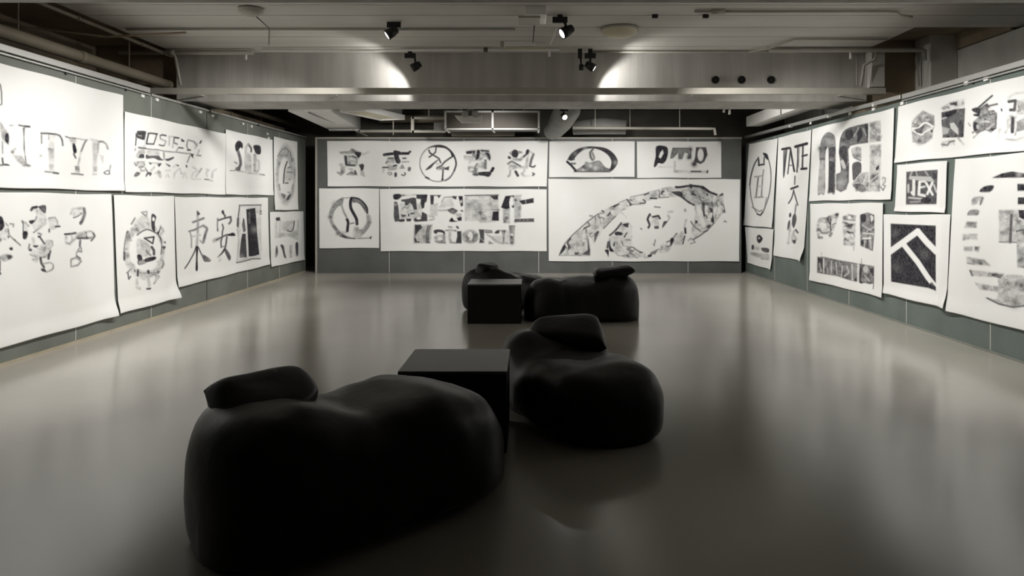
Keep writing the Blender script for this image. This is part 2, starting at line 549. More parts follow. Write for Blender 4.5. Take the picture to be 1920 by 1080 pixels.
# ------------------------------------------------------------------ the ink rubbings, wall by wall
# ---- back wall
FB1 = ((610, 262, 9.143), [
    ('p', .55, [250,215,330,205,410,210,455,155,540,195,615,220,605,265,560,330,520,260,470,230,400,240,270,240]),
    ('p', .95, [500,200,615,215,610,265,565,320,510,250]), ('s', .75, 14, [250,215,330,210,410,205,455,160,520,190]),
    ('s', .35, 26, [620,250,680,240,735,210]), ('p', .5, [320,270,520,280,560,330,540,430,520,450,335,455,330,350]),
    ('s', .9, 45, [345,290,360,420]), ('s', .9, 32, [360,432,500,440]), ('s', .85, 25, [460,280,530,310]),
    ('xs', .55, 26, [420,320,510,350]), ('xs', .5, 26, [430,390,500,400]),
    ('p', .42, [240,420,290,410,340,470,330,560,280,615,215,575,200,550,260,560,270,480]), ('s', .75, 14, [205,560,265,605,300,580]),
    ('p', .88, [570,430,640,410,665,440,650,520,610,545,600,490]), ('s', .55, 18, [640,550,665,620,610,590,615,545]),
    ('p', .5, [360,600,440,540,500,560,545,600,480,605]), ('s', .85, 16, [370,595,440,560]), ('p', .9, [490,525,520,525,545,600,500,600]),
    ('s', .5, 15, [400,500,460,510]),
    ('s', .93, 48, [1010,258,1100,245,1200,235,1420,235]), ('s', .93, 35, [1400,240,1455,205]), ('p', .95, [1170,190,1195,180,1280,200,1310,260,1160,260]),
    ('s', .9, 82, [1215,250,1225,320,1250,370]), ('s', .75, 35, [1085,320,1160,320]), ('p', .5, [1060,330,1180,330,1190,400,1040,400]),
    ('s', .8, 20, [1040,400,1065,370]), ('s', .85, 24, [1330,320,1380,318]), ('s', .6, 18, [1320,380,1430,378]),
    ('p', .42, [1060,430,1230,440,1220,520,1080,520]), ('s', .92, 30, [1170,450,1215,440]), ('s', .85, 26, [985,475,1080,475]), ('s', .4, 20, [1000,490,990,560]),
    ('s', .65, 16, [1070,570,1100,605,1140,590,1120,560,1075,565]), ('s', .92, 42, [1207,580,1205,620]),
    ('p', .6, [1270,490,1320,420,1360,490,1300,500]), ('s', .75, 52, [1442,492,1437,515]), ('s', .85, 20, [1310,600,1345,615,1375,590,1360,565])])
FB1b = ((780, 262, 7.68), [
    ('e', .75, 315, 340, 260, 262, 13), ('P', .95, [140,140,220,95,320,72,420,90,500,150,555,225,520,250,490,180,420,125,320,110,230,110]),
    ('S', .93, 24, [545,230,572,300,575,370,548,450]), ('S', .85, 18, [548,450,490,545,420,590]), ('s', .9, 26, [140,540,185,560]),
    ('s', .9, 22, [185,150,200,190,240,215,190,250]), ('s', .88, 20, [290,110,280,180,240,215]), ('s', .88, 22, [240,215,330,270,355,330]),
    ('P', .93, [135,440,180,385,250,330,320,280,315,300,260,350,210,410]), ('s', .85, 24, [545,230,480,270,410,320,370,370,300,410]),
    ('p', .55, [295,390,340,375,420,400,390,430,300,430]), ('p', .9, [400,410,480,380,470,440,410,430]), ('s', .9, 22, [390,430,385,500,380,585]),
    ('p', .9, [360,590,385,500,400,590]), ('s', .5, 22, [290,340,320,350]),
    ('p', .45, [720,165,820,150,1050,150,1075,240,1060,300,1000,240,930,300,880,280,860,290,800,200,730,200]),
    ('s', .92, 42, [742,185,790,180]), ('p', .92, [800,160,855,155,850,200,820,200]), ('P', .95, [880,150,920,155,915,240,890,285,855,280,870,210]),
    ('s', .9, 25, [940,155,1040,165]), ('P', .92, [1000,190,1050,190,1075,250,1060,295]), ('p', .28, [690,230,850,240,850,300,700,290]),
    ('s', .5, 22, [770,330,790,300,900,290]), ('p', .4, [880,340,1000,310,1020,420,890,400]), ('s', .65, 36, [1000,300,1000,410]),
    ('s', .55, 20, [760,395,880,395]), ('s', .75, 24, [880,350,850,400,850,480]), ('p', .55, [750,400,890,400,880,520,820,510,810,470,760,460]),
    ('xe', .8, 800, 430, 34, 22), ('P', .93, [900,470,1060,460,1085,490,1045,535,980,520,900,510]), ('s', .96, 42, [1090,450,1110,412]),
    ('s', .85, 20, [1060,470,1095,430]), ('p', .75, [815,490,850,480,900,500,890,520,830,515]),
    ('e', .92, 1425, 200, 50, 58), ('p', .6, [1340,190,1400,150,1530,170,1530,190,1480,200,1450,270,1390,240]), ('s', .85, 40, [1340,255,1350,260]),
    ('s', .5, 34, [1400,280,1500,290,1560,230]), ('s', .92, 45, [1610,160,1600,190]), ('s', .85, 28, [1600,200,1550,245]),
    ('s', .5, 32, [1620,170,1600,300,1590,400]), ('s', .72, 36, [1690,210,1660,290,1640,370]), ('s', .5, 16, [1640,170,1690,200]),
    ('s', .85, 22, [1640,380,1690,395,1715,375]), ('s', .75, 26, [1325,345,1380,310,1430,340,1500,380]), ('p', .38, [1330,370,1400,340,1470,400,1400,430,1340,420]),
    ('s', .6, 26, [1360,440,1350,510,1330,525]), ('s', .88, 38, [1435,460,1465,515]), ('s', .4, 22, [1480,400,1560,390,1560,460,1520,490,1560,520]),
    ('s', .85, 20, [1680,480,1705,495,1680,515]), ('s', .3, 15, [1560,520,1640,520])])
paper('paper_rubbing', 'long white paper with four ink characters and a circular emblem, top left of back wall', 'B',
      [(613, 264), (1027.6, 264.5), (1025, 350), (614.5, 349.3)], [FB1, FB1b], .5, 1, curl=(.0, .01, .012, 0), group='ink rubbings on the back wall')

paper('paper_rubbing', 'square white paper with an inked S inside a ring, lower left of back wall', 'B',
      [(598, 353), (711, 353.5), (711, 465), (599, 465.4)], [((596, 350, 9.15), [
    ('P', .6, [430,200,340,230,250,320,200,430,190,540,230,660,300,760,370,840,450,870,560,890,600,880,480,840,400,790,320,700,260,600,255,520,280,430,340,340,420,310]),
    ('b', .8, 215, 520, 38), ('b', .7, 300, 310, 50), ('b', .75, 345, 800, 34),
    ('S', .6, 32, [430,200,410,310,440,420,490,520]), ('S', .95, 46, [500,560,520,620,512,690,505,760]), ('s', .45, 26, [490,780,400,790]),
    ('S', .96, 50, [575,200,560,260,562,350,590,420,640,510,665,570,670,640]),
    ('P', .72, [560,180,650,185,760,240,830,320,860,440,840,470,790,390,730,310,660,270,600,270]), ('S', .95, 30, [600,190,700,210,790,285,840,365,850,450]),
    ('P', .42, [840,480,900,500,910,610,870,700,780,810,720,870,620,880,640,780,650,700,690,690,720,740,800,680,840,600]), ('b', .7, 875, 620, 34),
    ('s', .8, 12, [910,600,860,710,780,810]), ('s', .8, 14, [720,740,780,800]), ('s', .92, 18, [380,845,480,880,640,890]), ('s', .8, 12, [680,890,800,885,900,880]),
    ('p', .92, [890,860,925,850,910,900,890,895]), ('s', .6, 10, [400,200,580,185]), ('s', .85, 16, [560,635,620,620]), ('s', .4, 16, [640,680,600,870])])],
      .45, 2, curl=(0, .006, .01, 0), group='ink rubbings on the back wall')

FB3 = ((725, 356, 9.82), [
    ('p', .22, [250,250,640,250,640,500,250,540]),
    ('P', .93, [130,85,250,78,265,130,200,180,130,165]), ('p', .82, [140,215,190,220,215,290,225,400,240,560,280,580,150,585,130,480]), ('xb', .5, 170, 270, 26),
    ('s', .7, 30, [270,105,320,100]), ('s', .35, 20, [330,105,540,90]),
    ('p', .93, [545,85,750,85,735,215,700,240,690,330,650,350,620,250,630,170,550,160]),
    ('p', .85, [270,180,380,165,480,140,540,150,560,360,500,370,470,280,430,240,380,290,340,290,330,220,270,215]),
    ('s', .65, 26, [280,360,330,310,380,340,430,270]), ('p', .8, [260,450,360,460,350,490,280,510]), ('p', .95, [395,440,420,440,420,490,390,485]), ('s', .88, 32, [450,440,500,430]),
    ('p', .88, [650,400,740,450,750,575,520,590,490,540,560,490,640,490]), ('xe', .95, 590, 520, 44, 28), ('p', .92, [360,530,460,530,440,580,370,580]), ('s', .92, 50, [250,565,310,560]),
    ('s', .4, 25, [560,420,600,470]),
    ('p', .9, [800,95,1005,95,960,155,930,110,870,110,865,200,860,270,810,270]), ('p', .2, [800,270,940,250,930,480,800,470]), ('s', .65, 20, [1015,220,1060,140,1200,130]),
    ('p', .88, [1200,115,1290,115,1280,180,1210,150]), ('p', .16, [1030,200,1200,150,1240,300,960,330]), ('s', .5, 18, [950,380,1100,375,1200,360]),
    ('p', .7, [1110,370,1210,330,1310,380,1280,420,1240,450,1180,430]), ('P', .96, [1150,575,1200,510,1240,560,1310,580,1200,590]), ('p', .96, [1290,520,1360,490,1385,520,1375,570,1320,570]),
    ('p', .5, [1270,440,1370,440,1380,500,1290,490]), ('p', .96, [1320,115,1400,115,1405,290,1370,310,1350,240]), ('xe', .8, 1370, 215, 20, 30), ('p', .96, [1350,380,1400,370,1405,410]),
    ('s', .4, 20, [760,480,860,490,870,540,780,560]),
    ('p', .42, [515,640,640,640,780,930,800,980,500,980]), ('p', .45, [735,640,840,640,800,980,730,980]), ('p', .9, [520,640,630,640,650,700,570,780,520,860]), ('p', .35, [560,760,650,690,800,980,700,980,640,900]), ('p', .7, [745,660,835,640,790,760,780,970,730,980,710,830]),
    ('p', .25, [640,640,740,650,740,800,650,720]), ('p', .92, [500,900,530,870,560,950,610,940,600,970,520,970]), ('p', .85, [720,950,800,960,800,980,720,980]), ('s', .75, 14, [520,650,515,860]),
    ('s', .6, 16, [640,760,720,960]),
    ('P', .92, [880,740,980,730,1060,760,1075,830,1030,790,940,780,920,810,870,790]), ('p', .5, [880,860,960,830,1075,840,1085,985,980,960,920,970,880,920]), ('xe', .9, 980, 900, 42, 34),
    ('s', .75, 22, [900,950,960,970,1080,975]), ('s', .7, 24, [1050,800,1065,960]),
    ('s', .6, 30, [1090,750,1180,740,1270,755]), ('s', .5, 44, [1170,740,1160,900,1180,950]), ('s', .65, 24, [1170,970,1280,975]), ('s', .75, 20, [1140,680,1200,690]),
    ('p', .88, [1295,760,1375,760,1380,985,1270,985,1300,850]), ('s', .88, 36, [1295,680,1312,700])])
FB3b = ((865, 356, 9.82), [
    ('p', .30, [70,100,680,95,690,570,480,600,340,600,310,570,80,570]), ('s', .92, 18, [70,105,300,100,680,95]), ('p', .92, [520,110,675,100,675,180,600,180]), ('xs', .6, 54, [150,150,480,150]),
    ('s', .38, 16, [140,190,240,215,500,215]), ('s', .38, 14, [240,290,510,290]), ('s', .6, 14, [80,375,300,360,680,355]), ('s', .65, 30, [570,365,690,370]),
    ('p', .97, [580,400,690,390,690,570,560,565]), ('p', .5, [310,400,440,380,420,440,480,520,500,590,360,600,340,500]), ('xe', .5, 500, 440, 70, 40), ('s', .5, 14, [430,480,510,545]),
    ('s', .55, 18, [310,105,350,150,420,120]), ('s', .5, 30, [130,260,170,250]), ('s', .55, 14, [75,110,75,560]),
    ('p', .97, [810,115,970,100,970,330,930,320,900,220,880,210,890,340,830,360,730,325]), ('xe', 1, 930, 210, 42, 88), ('p', .5, [770,340,890,340,890,610,775,605]), ('b', .8, 830, 520, 48),
    ('p', .45, [975,105,1100,95,1095,200,1100,290,1085,520,1000,540,975,500]), ('b', .85, 1000, 190, 36), ('p', .94, [1060,200,1170,180,1330,150,1335,235,1130,270,1090,240]), ('xs', .55, 14, [1180,170,1190,250]),
    ('p', .8, [980,535,1335,525,1340,590,975,595]), ('xb', .35, 1080, 560, 14), ('xb', .35, 1150, 560, 14), ('xb', .35, 1220, 560, 14), ('b', .95, 1000, 575, 26),
    ('e', .55, 165, 858, 150, 126), ('xe', .95, 165, 850, 48, 80), ('b', .8, 275, 830, 36), ('b', .7, 120, 900, 36),
    ('p', .85, [320,725,420,730,420,975,330,980,345,850]), ('p', .6, [420,730,560,740,580,790,480,800,430,790]), ('xs', .6, 16, [340,880,420,950]),
    ('P', .88, [615,800,640,755,700,740,690,800]), ('p', .62, [690,740,820,740,800,850,790,980,760,985,760,830,740,770]), ('p', .5, [500,830,600,880,640,960,760,970,800,990,760,1000,620,960]),
    ('s', .6, 22, [480,830,600,900,690,970,860,990]), ('s', .4, 12, [590,860,760,860]), ('p', .65, [510,940,590,990,505,1000]), ('p', .25, [620,870,750,870,750,970,690,965]), ('p', .2, [830,760,880,760,880,980,800,980]),
    ('p', .58, [880,660,985,660,965,995,900,995]), ('b', .9, 925, 875, 36), ('xe', .9, 930, 825, 32, 18), ('b', .85, 930, 970, 38), ('s', .85, 16, [880,665,985,670])])
paper('paper_rubbing', 'large bright paper with four blocky characters over bold Latin lettering, middle of back wall', 'B',
      [(712, 354), (1025, 354.7), (1025, 471), (714, 471)], [FB3, FB3b], .45, 3, curl=(.008, 0, .012, 0), group='ink rubbings on the back wall')

FB4 = (1030, 262, 5.818)
paper('paper_rubbing', 'small white paper with an inked flame under an oval arch, top of back wall', 'B',
      [(1030, 265), (1190, 265), (1189.5, 332), (1029.3, 332.5)], [(FB4, [
    ('P', .9, [205,210,240,150,310,100,400,75,500,75,610,90,690,140,735,200,745,250,720,300,680,340,650,340,670,290,675,230,640,170,570,120,480,95,380,110,310,160,270,210,240,230]),
    ('xb', .4, 390, 100, 30), ('xb', .4, 720, 250, 26), ('xb', .3, 280, 150, 26), ('s', .92, 25, [195,240,240,280,290,340]), ('s', .85, 16, [205,215,270,215]), ('s', .75, 20, [240,260,280,260]),
    ('P', .62, [270,345,330,310,380,270,400,240,440,250,520,230,560,240,610,300,660,320,660,350,480,350]), ('xb', .7, 450, 285, 22), ('xb', .6, 500, 310, 24), ('xb', .6, 370, 330, 18),
    ('s', .78, 22, [480,95,445,140,450,190,470,220]), ('s', .65, 18, [470,140,490,200,480,220]), ('s', .75, 14, [350,300,410,320,480,345,600,335]), ('s', .8, 12, [270,348,660,350])])],
      .4, 4, curl=(0, .006, .008, 0), group='ink rubbings on the back wall')
paper('paper_rubbing', 'small white paper with three slanted lower-case ink letters, top right of the back wall', 'B',
      [(1194, 265), (1352.5, 265), (1352.5, 333.5), (1194.6, 333.5)], [(FB4, [
    ('P', .96, [1168,72,1268,72,1295,120,1280,210,1240,260,1190,255,1165,290,1140,290,1160,180]), ('xp', 1, [1238,108,1247,150,1215,205,1192,190,1208,140]),
    ('p', .7, [1345,88,1555,88,1545,210,1500,210,1512,150,1475,140,1450,210,1408,210,1405,140,1350,200,1318,205,1330,140]), ('b', .95, 1525, 190, 24), ('b', .9, 1535, 105, 24), ('b', .8, 1425, 195, 20),
    ('p', .85, [1600,82,1710,82,1727,165,1690,240,1650,265,1610,250,1590,285,1558,285,1590,190]), ('xe', 1, 1650, 165, 34, 70), ('b', .95, 1580, 265, 30),
    ('s', .35, 26, [1370,345,1540,350]), ('s', .8, 20, [1550,347,1650,347]), ('s', .55, 20, [1660,350,1700,350]), ('s', .92, 18, [1725,340,1722,358]), ('s', .4, 14, [1370,240,1365,350]), ('s', .25, 12, [1200,295,1360,300])])],
      .45, 5, curl=(.004, 0, .008, 0), group='ink rubbings on the back wall')

FB6 = ((1030, 335, 6.967), [
    ('p', .30, [130,1000,180,880,270,770,370,670,480,570,650,450,800,370,960,290,1250,200,1254,330,1050,350,1020,380,940,430,870,490,770,580,700,650,640,760,585,840,560,800,540,760,500,720,530,860,535,1005]),
    ('S', .9, 12, [130,1000,190,870,290,750,400,650,520,545,640,460]), ('p', .92, [785,375,920,315,915,335,850,380,830,370]), ('s', .75, 9, [920,310,990,280]),
    ('P', .96, [135,990,185,870,215,880,200,930,150,985]), ('P', .96, [230,830,275,770,285,790,250,840,270,900,250,940,240,880]), ('p', .92, [450,640,520,610,535,620,460,660,430,690]), ('s', .8, 16, [500,560,530,610]),
    ('s', .75, 16, [600,500,600,545]), ('s', .75, 14, [640,470,660,510]), ('s', .85, 20, [690,420,715,435]), ('s', .75, 16, [530,485,565,490]), ('p', .85, [750,480,800,420,805,460,760,500]),
    ('P', .5, [740,530,800,480,870,490,800,540]), ('s', .92, 12, [870,485,800,555,710,650]), ('p', .8, [585,720,630,680,655,690,620,770,590,840]),
    ('p', .82, [495,720,510,800,535,930,530,1005,420,990,500,930]), ('p', .82, [330,960,400,960,370,1000,330,1000]), ('s', .65, 10, [140,1000,530,1005]), ('s', .45, 16, [330,870,450,890]), ('s', .5, 22, [390,760,430,770]),
    ('s', .5, 16, [310,800,310,850]), ('s', .75, 22, [260,860,280,910]), ('s', .5, 18, [420,820,470,860]), ('s', .55, 16, [340,740,380,700]),
    ('p', .22, [790,740,930,580,1050,570,1075,640,1080,800,1090,880,1200,960,1254,990,1254,1030,1040,1030,900,1000,740,900]), ('S', .9, 22, [940,580,870,670,790,740]), ('p', .95, [945,595,1040,575,1030,640,990,630]),
    ('P', .96, [850,710,890,690,960,710,940,740,900,740,870,740]), ('s', .92, 18, [1010,710,980,760]), ('s', .5, 12, [1040,580,1075,640]), ('P', .96, [790,790,800,880,840,940,840,955,790,945,775,860]),
    ('p', .85, [830,850,865,810,855,880,835,890]), ('s', .85, 26, [770,830,760,900]), ('P', .96, [725,935,775,930,770,1020,755,985]), ('s', .55, 22, [960,820,960,880]), ('s', .65, 22, [1000,800,1060,800]),
    ('s', .92, 12, [1050,890,1100,900,1150,940,1210,965]), ('s', .75, 10, [1070,970,1120,1020,1150,1035]), ('s', .65, 12, [890,1000,1040,1030]), ('s', .55, 18, [910,940,1000,960]), ('s', .65, 14, [1130,970,1140,990]),
    ('s', .5, 16, [880,780,890,830]), ('s', .5, 14, [1020,840,1060,860]),
    ('P', .82, [1000,270,1030,270,1060,310,1100,330,1230,315,1250,280,1254,325,1100,340,1050,360,1040,320]), ('s', .75, 10, [1060,240,1250,200]), ('s', .75, 12, [1100,260,1090,290]), ('s', .5, 8, [940,440,1010,510]), ('p', .85, [1185,650,1205,650,1210,675])])
FB6b = ((1200, 335, 6.968), [
    ('p', .30, [0,210,200,155,330,115,400,105,470,120,660,75,760,85,830,100,900,160,1030,210,1085,195,1085,330,1110,440,1060,450,960,590,880,670,790,740,690,800,640,820,680,740,680,640,700,560,720,500,715,350,600,280,520,230,380,240,200,260,60,300,0,320]),
    ('p', .6, [540,150,700,110,820,130,900,160,960,230,950,300,960,380,960,560,930,570,890,440,830,470,810,400,790,380,830,330,720,340,600,280,540,220]), ('xb', .55, 650, 240, 60), ('xb', .5, 600, 170, 40), ('xb', .4, 920, 270, 50),
    ('S', .96, 30, [470,110,520,112,660,95,820,115,900,170,1000,210]), ('p', .96, [640,70,690,75,680,130,650,120]), ('p', .92, [780,90,830,95,850,150,790,130]), ('p', .88, [1030,215,1080,185,1090,215,1050,230]),
    ('P', .92, [410,170,520,165,560,200,540,240,480,220,420,185]), ('S', .92, 24, [490,200,560,250,640,310,710,345]), ('p', .92, [660,170,740,210,730,230,670,210]), ('p', .96, [860,195,890,190,890,230,870,225]),
    ('p', .9, [800,230,860,260,820,260]), ('s', .9, 26, [280,195,290,168,310,168]), ('s', .75, 14, [0,215,100,195]), ('s', .85, 24, [60,210,110,190]), ('s', .65, 9, [100,180,240,150]), ('s', .92, 22, [135,255,215,258]), ('s', .85, 10, [265,250,380,240]),
    ('S', .85, 18, [0,320,50,320,70,295,40,275]),
    ('xs', .85, 56, [760,380,800,500,830,610]), ('xs', .8, 42, [865,370,865,450]), ('xs', .8, 42, [930,460,900,530]), ('p', .92, [720,540,755,550,750,585,720,585]), ('s', .92, 20, [820,400,840,490]),
    ('p', .85, [800,300,850,300,840,450,820,450]), ('p', .88, [890,370,950,390,955,450,920,440]), ('p', .92, [925,520,965,500,970,580,930,570]), ('p', .85, [865,620,920,590,925,640,880,650]),
    ('s', .92, 14, [965,580,880,670,790,740,690,800]), ('p', .92, [820,700,880,665,890,680,830,715]), ('S', .85, 13, [665,560,720,640,790,680]), ('p', .5, [740,640,830,640,820,690,770,680]), ('s', .75, 11, [630,810,660,780,700,800,720,830,660,850]),
    ('xe', .7, 1010, 420, 45, 50), ('s', .85, 10, [1085,330,1105,400,1110,445]), ('p', .65, [1055,395,1105,410,1110,445]), ('p', .95, [1085,570,1110,545,1135,570,1100,562]), ('s', .55, 9, [1060,450,970,580]),
    ('S', .92, 27, [130,465,100,530,125,600,110,640]), ('s', .92, 26, [170,500,240,485,260,520]), ('s', .65, 16, [120,470,150,490]), ('p', .8, [185,620,245,615,245,655,190,655]), ('p', .3, [150,510,250,500,240,610,150,600]),
    ('s', .85, 12, [190,368,265,375]), ('P', .88, [310,560,350,555,390,515,340,590,290,645]), ('s', .4, 22, [370,440,420,430]), ('s', .5, 22, [370,490,385,510]), ('p', .92, [5,645,25,650,20,670]),
    ('S', .92, 27, [590,650,595,710]), ('s', .92, 18, [585,750,570,810,560,850]), ('s', .55, 10, [600,540,580,630]), ('s', .75, 10, [670,560,680,590]), ('P', .97, [400,785,430,770,445,800,420,860,400,880,395,830]),
    ('s', .85, 14, [440,770,480,715]), ('s', .75, 14, [350,830,390,810]), ('s', .75, 18, [355,890,400,875]), ('s', .85, 10, [200,800,190,850]), ('p', .95, [165,850,190,860,190,885]), ('P', .92, [100,1000,150,985,150,1015,110,1025]),
    ('p', .7, [130,970,240,915,200,985,150,990]), ('s', .75, 9, [60,1030,110,1025]), ('P', .25, [240,940,300,860,400,900,340,970,260,960]), ('P', .2, [430,860,480,740,560,700,560,850]), ('s', .92, 16, [0,965,30,965]), ('s', .5, 16, [590,400,590,420])])
paper('paper_rubbing', 'very large paper with a mottled leaf-shaped eye swirl, right end of the back wall', 'B',
      [(1028, 335.4), (1388, 336), (1385.5, 490), (1028.8, 490)], [FB6, FB6b], 0.8, 6, curl=(0, .008, .012, 0), group='ink rubbings on the back wall')

# ---- left wall
paper('paper_rubbing', 'huge white paper with thin serif ink capitals, top of left wall nearest the viewer', 'L',
      [(-215, 60), (228, 179), (229, 358.6), (-215, 345)], [((0, 220, 8.309), [
    ('p', .5, [0,80,60,160,130,250,130,440,60,380,30,350,0,200]), ('P', .95, [85,245,125,258,135,330,125,412,85,385,65,330]), ('p', .42, [200,590,340,600,400,700,400,750,340,750,260,680]), ('s', .45, 24, [165,535,230,490]), ('b', .7, 190, 540, 26),
    ('s', .85, 22, [290,122,380,140]), ('s', .92, 32, [380,142,460,145]), ('p', .7, [350,160,390,160,375,300,378,400,385,600,365,500,365,300]), ('s', .85, 14, [385,600,395,650,400,720]), ('p', .6, [330,740,400,720,480,750,460,768,360,765]),
    ('s', .7, 16, [30,380,35,560]), ('s', .85, 26, [30,640,40,720]), ('s', .88, 22, [0,745,90,742]), ('p', .8, [40,720,120,725,150,755,90,755]), ('s', .6, 18, [150,128,200,125]),
    ('s', .88, 26, [645,247,760,252,870,262]), ('S', .78, 26, [870,262,940,290,975,360,985,435]), ('s', .65, 24, [650,260,650,400]), ('s', .65, 18, [765,270,765,340]), ('p', .25, [770,270,880,270,860,320,780,320]), ('p', .45, [755,480,845,480,840,635,765,635]),
    ('p', .3, [770,720,830,720,830,825,770,825]), ('p', .14, [765,340,850,340,845,820,765,820]), ('s', .75, 20, [700,845,800,855]), ('s', .88, 28, [830,862,912,874]), ('b', .3, 635, 600, 25),
    ('s', .82, 18, [1030,300,1090,320,1180,328]), ('s', .65, 12, [1180,325,1300,350,1370,350]), ('s', .78, 22, [1350,355,1320,400,1270,530]), ('s', .4, 18, [1265,540,1235,700]), ('p', .25, [1080,340,1190,340,1185,410,1130,430]),
    ('P', .97, [1135,425,1165,405,1195,480,1200,545,1155,560]), ('s', .8, 26, [1155,570,1185,630]), ('p', .6, [1175,760,1240,760,1245,820,1180,830]), ('p', .3, [1175,820,1245,820,1245,870,1175,870]), ('s', .88, 18, [1120,880,1200,882,1300,895]), ('s', .5, 16, [1225,720,1225,750]),
    ('p', .27, [1440,350,1530,360,1520,600,1500,820,1450,900,1450,600]), ('s', .6, 28, [1540,380,1600,380,1650,420,1670,490]), ('s', .58, 24, [1530,390,1520,550]), ('p', .3, [1540,580,1610,600,1600,710,1570,640]), ('s', .5, 18, [1420,345,1500,360]),
    ('p', .52, [1460,770,1510,770,1510,840,1460,840]), ('s', .55, 14, [1450,890,1500,885]), ('s', .92, 13, [1620,860,1660,830,1690,830,1695,885,1640,885,1615,865]), ('s', .65, 13, [1695,830,1708,750])]),
    ((0, 80, 3.6), [('s', .8, 8, [0,280,8,330,10,415,0,420]), ('s', .85, 8, [-90,240,-60,240,-60,380,-95,380])])],
      .4, 7, curl=(0, .02, .012, .0), group='ink rubbings on the left wall')
paper('paper_rubbing', 'huge white paper with rounded mottled characters, bottom of left wall nearest the viewer', 'L',
      [(-215, 355), (206.5, 364.7), (214, 593), (-215, 711)], [((0, 370, 6.353), [
    ('P', .97, [-60,260,0,225,30,250,50,340,20,390,0,400,-50,380]), ('P', .2, [20,400,90,370,110,470,60,510,0,460]), ('s', .5, 14, [60,310,90,340]), ('s', .65, 14, [120,315,160,320,155,350]), ('s', .75, 15, [95,380,105,450,170,510,240,570]), ('p', .92, [80,460,110,460,100,490]),
    ('P', .92, [150,500,180,500,180,520]), ('P', .95, [110,600,145,595,145,630,115,625]), ('P', .55, [-40,720,0,700,60,680,130,690,140,720,60,760,0,740]), ('s', .85, 14, [0,760,0,880]), ('p', .95, [-20,880,0,890,18,905,0,930]), ('p', .6, [-20,470,0,480,20,500,0,540]),
    ('s', .92, 32, [375,150,390,125,440,115]), ('P', .82, [455,110,545,95,550,180,520,185,480,140]), ('P', .2, [400,150,450,130,540,180,540,290,430,300,440,200]), ('P', .96, [345,290,360,275,415,270,405,300,370,320]), ('s', .75, 15, [440,230,420,280]),
    ('P', .22, [390,310,540,260,540,330,440,400]), ('s', .55, 24, [540,260,545,310]), ('P', .25, [580,250,660,235,690,300,680,360,610,380,590,300]), ('s', .62, 20, [590,250,660,240,690,290,690,340]), ('s', .88, 22, [665,350,715,345]), ('s', .75, 20, [590,380,590,410]),
    ('s', .62, 15, [500,345,400,420]), ('s', .75, 24, [265,285,275,300]), ('s', .85, 11, [275,290,275,410]), ('P', .97, [272,410,325,408,325,470,300,500,270,485]), ('p', .2, [280,300,340,300,330,400,280,400]), ('s', .6, 22, [300,300,340,340]),
    ('P', .92, [450,460,490,455,480,480,455,480]), ('s', .65, 22, [460,430,490,440]), ('s', .82, 22, [480,480,530,550]), ('s', .45, 32, [395,490,400,540]), ('P', .95, [395,570,460,575,430,600,400,590]), ('s', .75, 17, [350,560,340,610,370,620]), ('P', .95, [335,625,380,620,365,645]),
    ('P', .28, [380,640,440,620,540,520,630,520,600,640,560,720,480,720,380,700]), ('s', .62, 15, [620,520,630,570]), ('s', .85, 24, [600,640,580,730]), ('P', .88, [570,670,590,670,585,740,565,735]), ('s', .62, 20, [360,680,400,700]), ('P', .5, [380,735,450,730,430,770]),
    ('s', .82, 30, [480,720,490,780,520,830]), ('P', .9, [485,850,530,850,550,890,500,880]), ('S', .65, 17, [520,790,600,780,635,810,620,860,550,890]), ('s', .75, 15, [480,715,540,710]), ('s', .45, 18, [410,640,470,660,500,620]),
    ('s', .58, 17, [850,195,870,140,980,125,1010,140]), ('S', .75, 36, [1000,135,1010,190,990,260,965,310]), ('s', .8, 13, [880,245,930,225,980,190]), ('p', .2, [860,150,980,130,970,190,880,240]), ('p', .88, [950,290,985,270,970,310,955,320]),
    ('s', .88, 25, [780,440,850,435,905,425]), ('s', .5, 24, [790,450,795,540,840,555,860,520]), ('s', .55, 20, [860,440,870,520,910,480]), ('P', .55, [920,430,1060,400,1120,420,1130,470,1090,520,1060,490,920,495]), ('xe', .75, 1070, 440, 35, 32),
    ('s', .85, 27, [930,485,1050,485]), ('s', .88, 17, [1110,430,1130,460,1090,515]), ('s', .75, 24, [960,510,955,580]), ('s', .75, 15, [960,590,930,640,975,650,970,600]), ('s', .8, 20, [920,700,960,730]), ('s', .65, 15, [920,650,910,710]),
    ('s', .68, 19, [850,740,910,720,970,760,930,810,850,825,850,740])])],
      0.65, 8, curl=(0, .015, .02, .03), group='ink rubbings on the left wall')
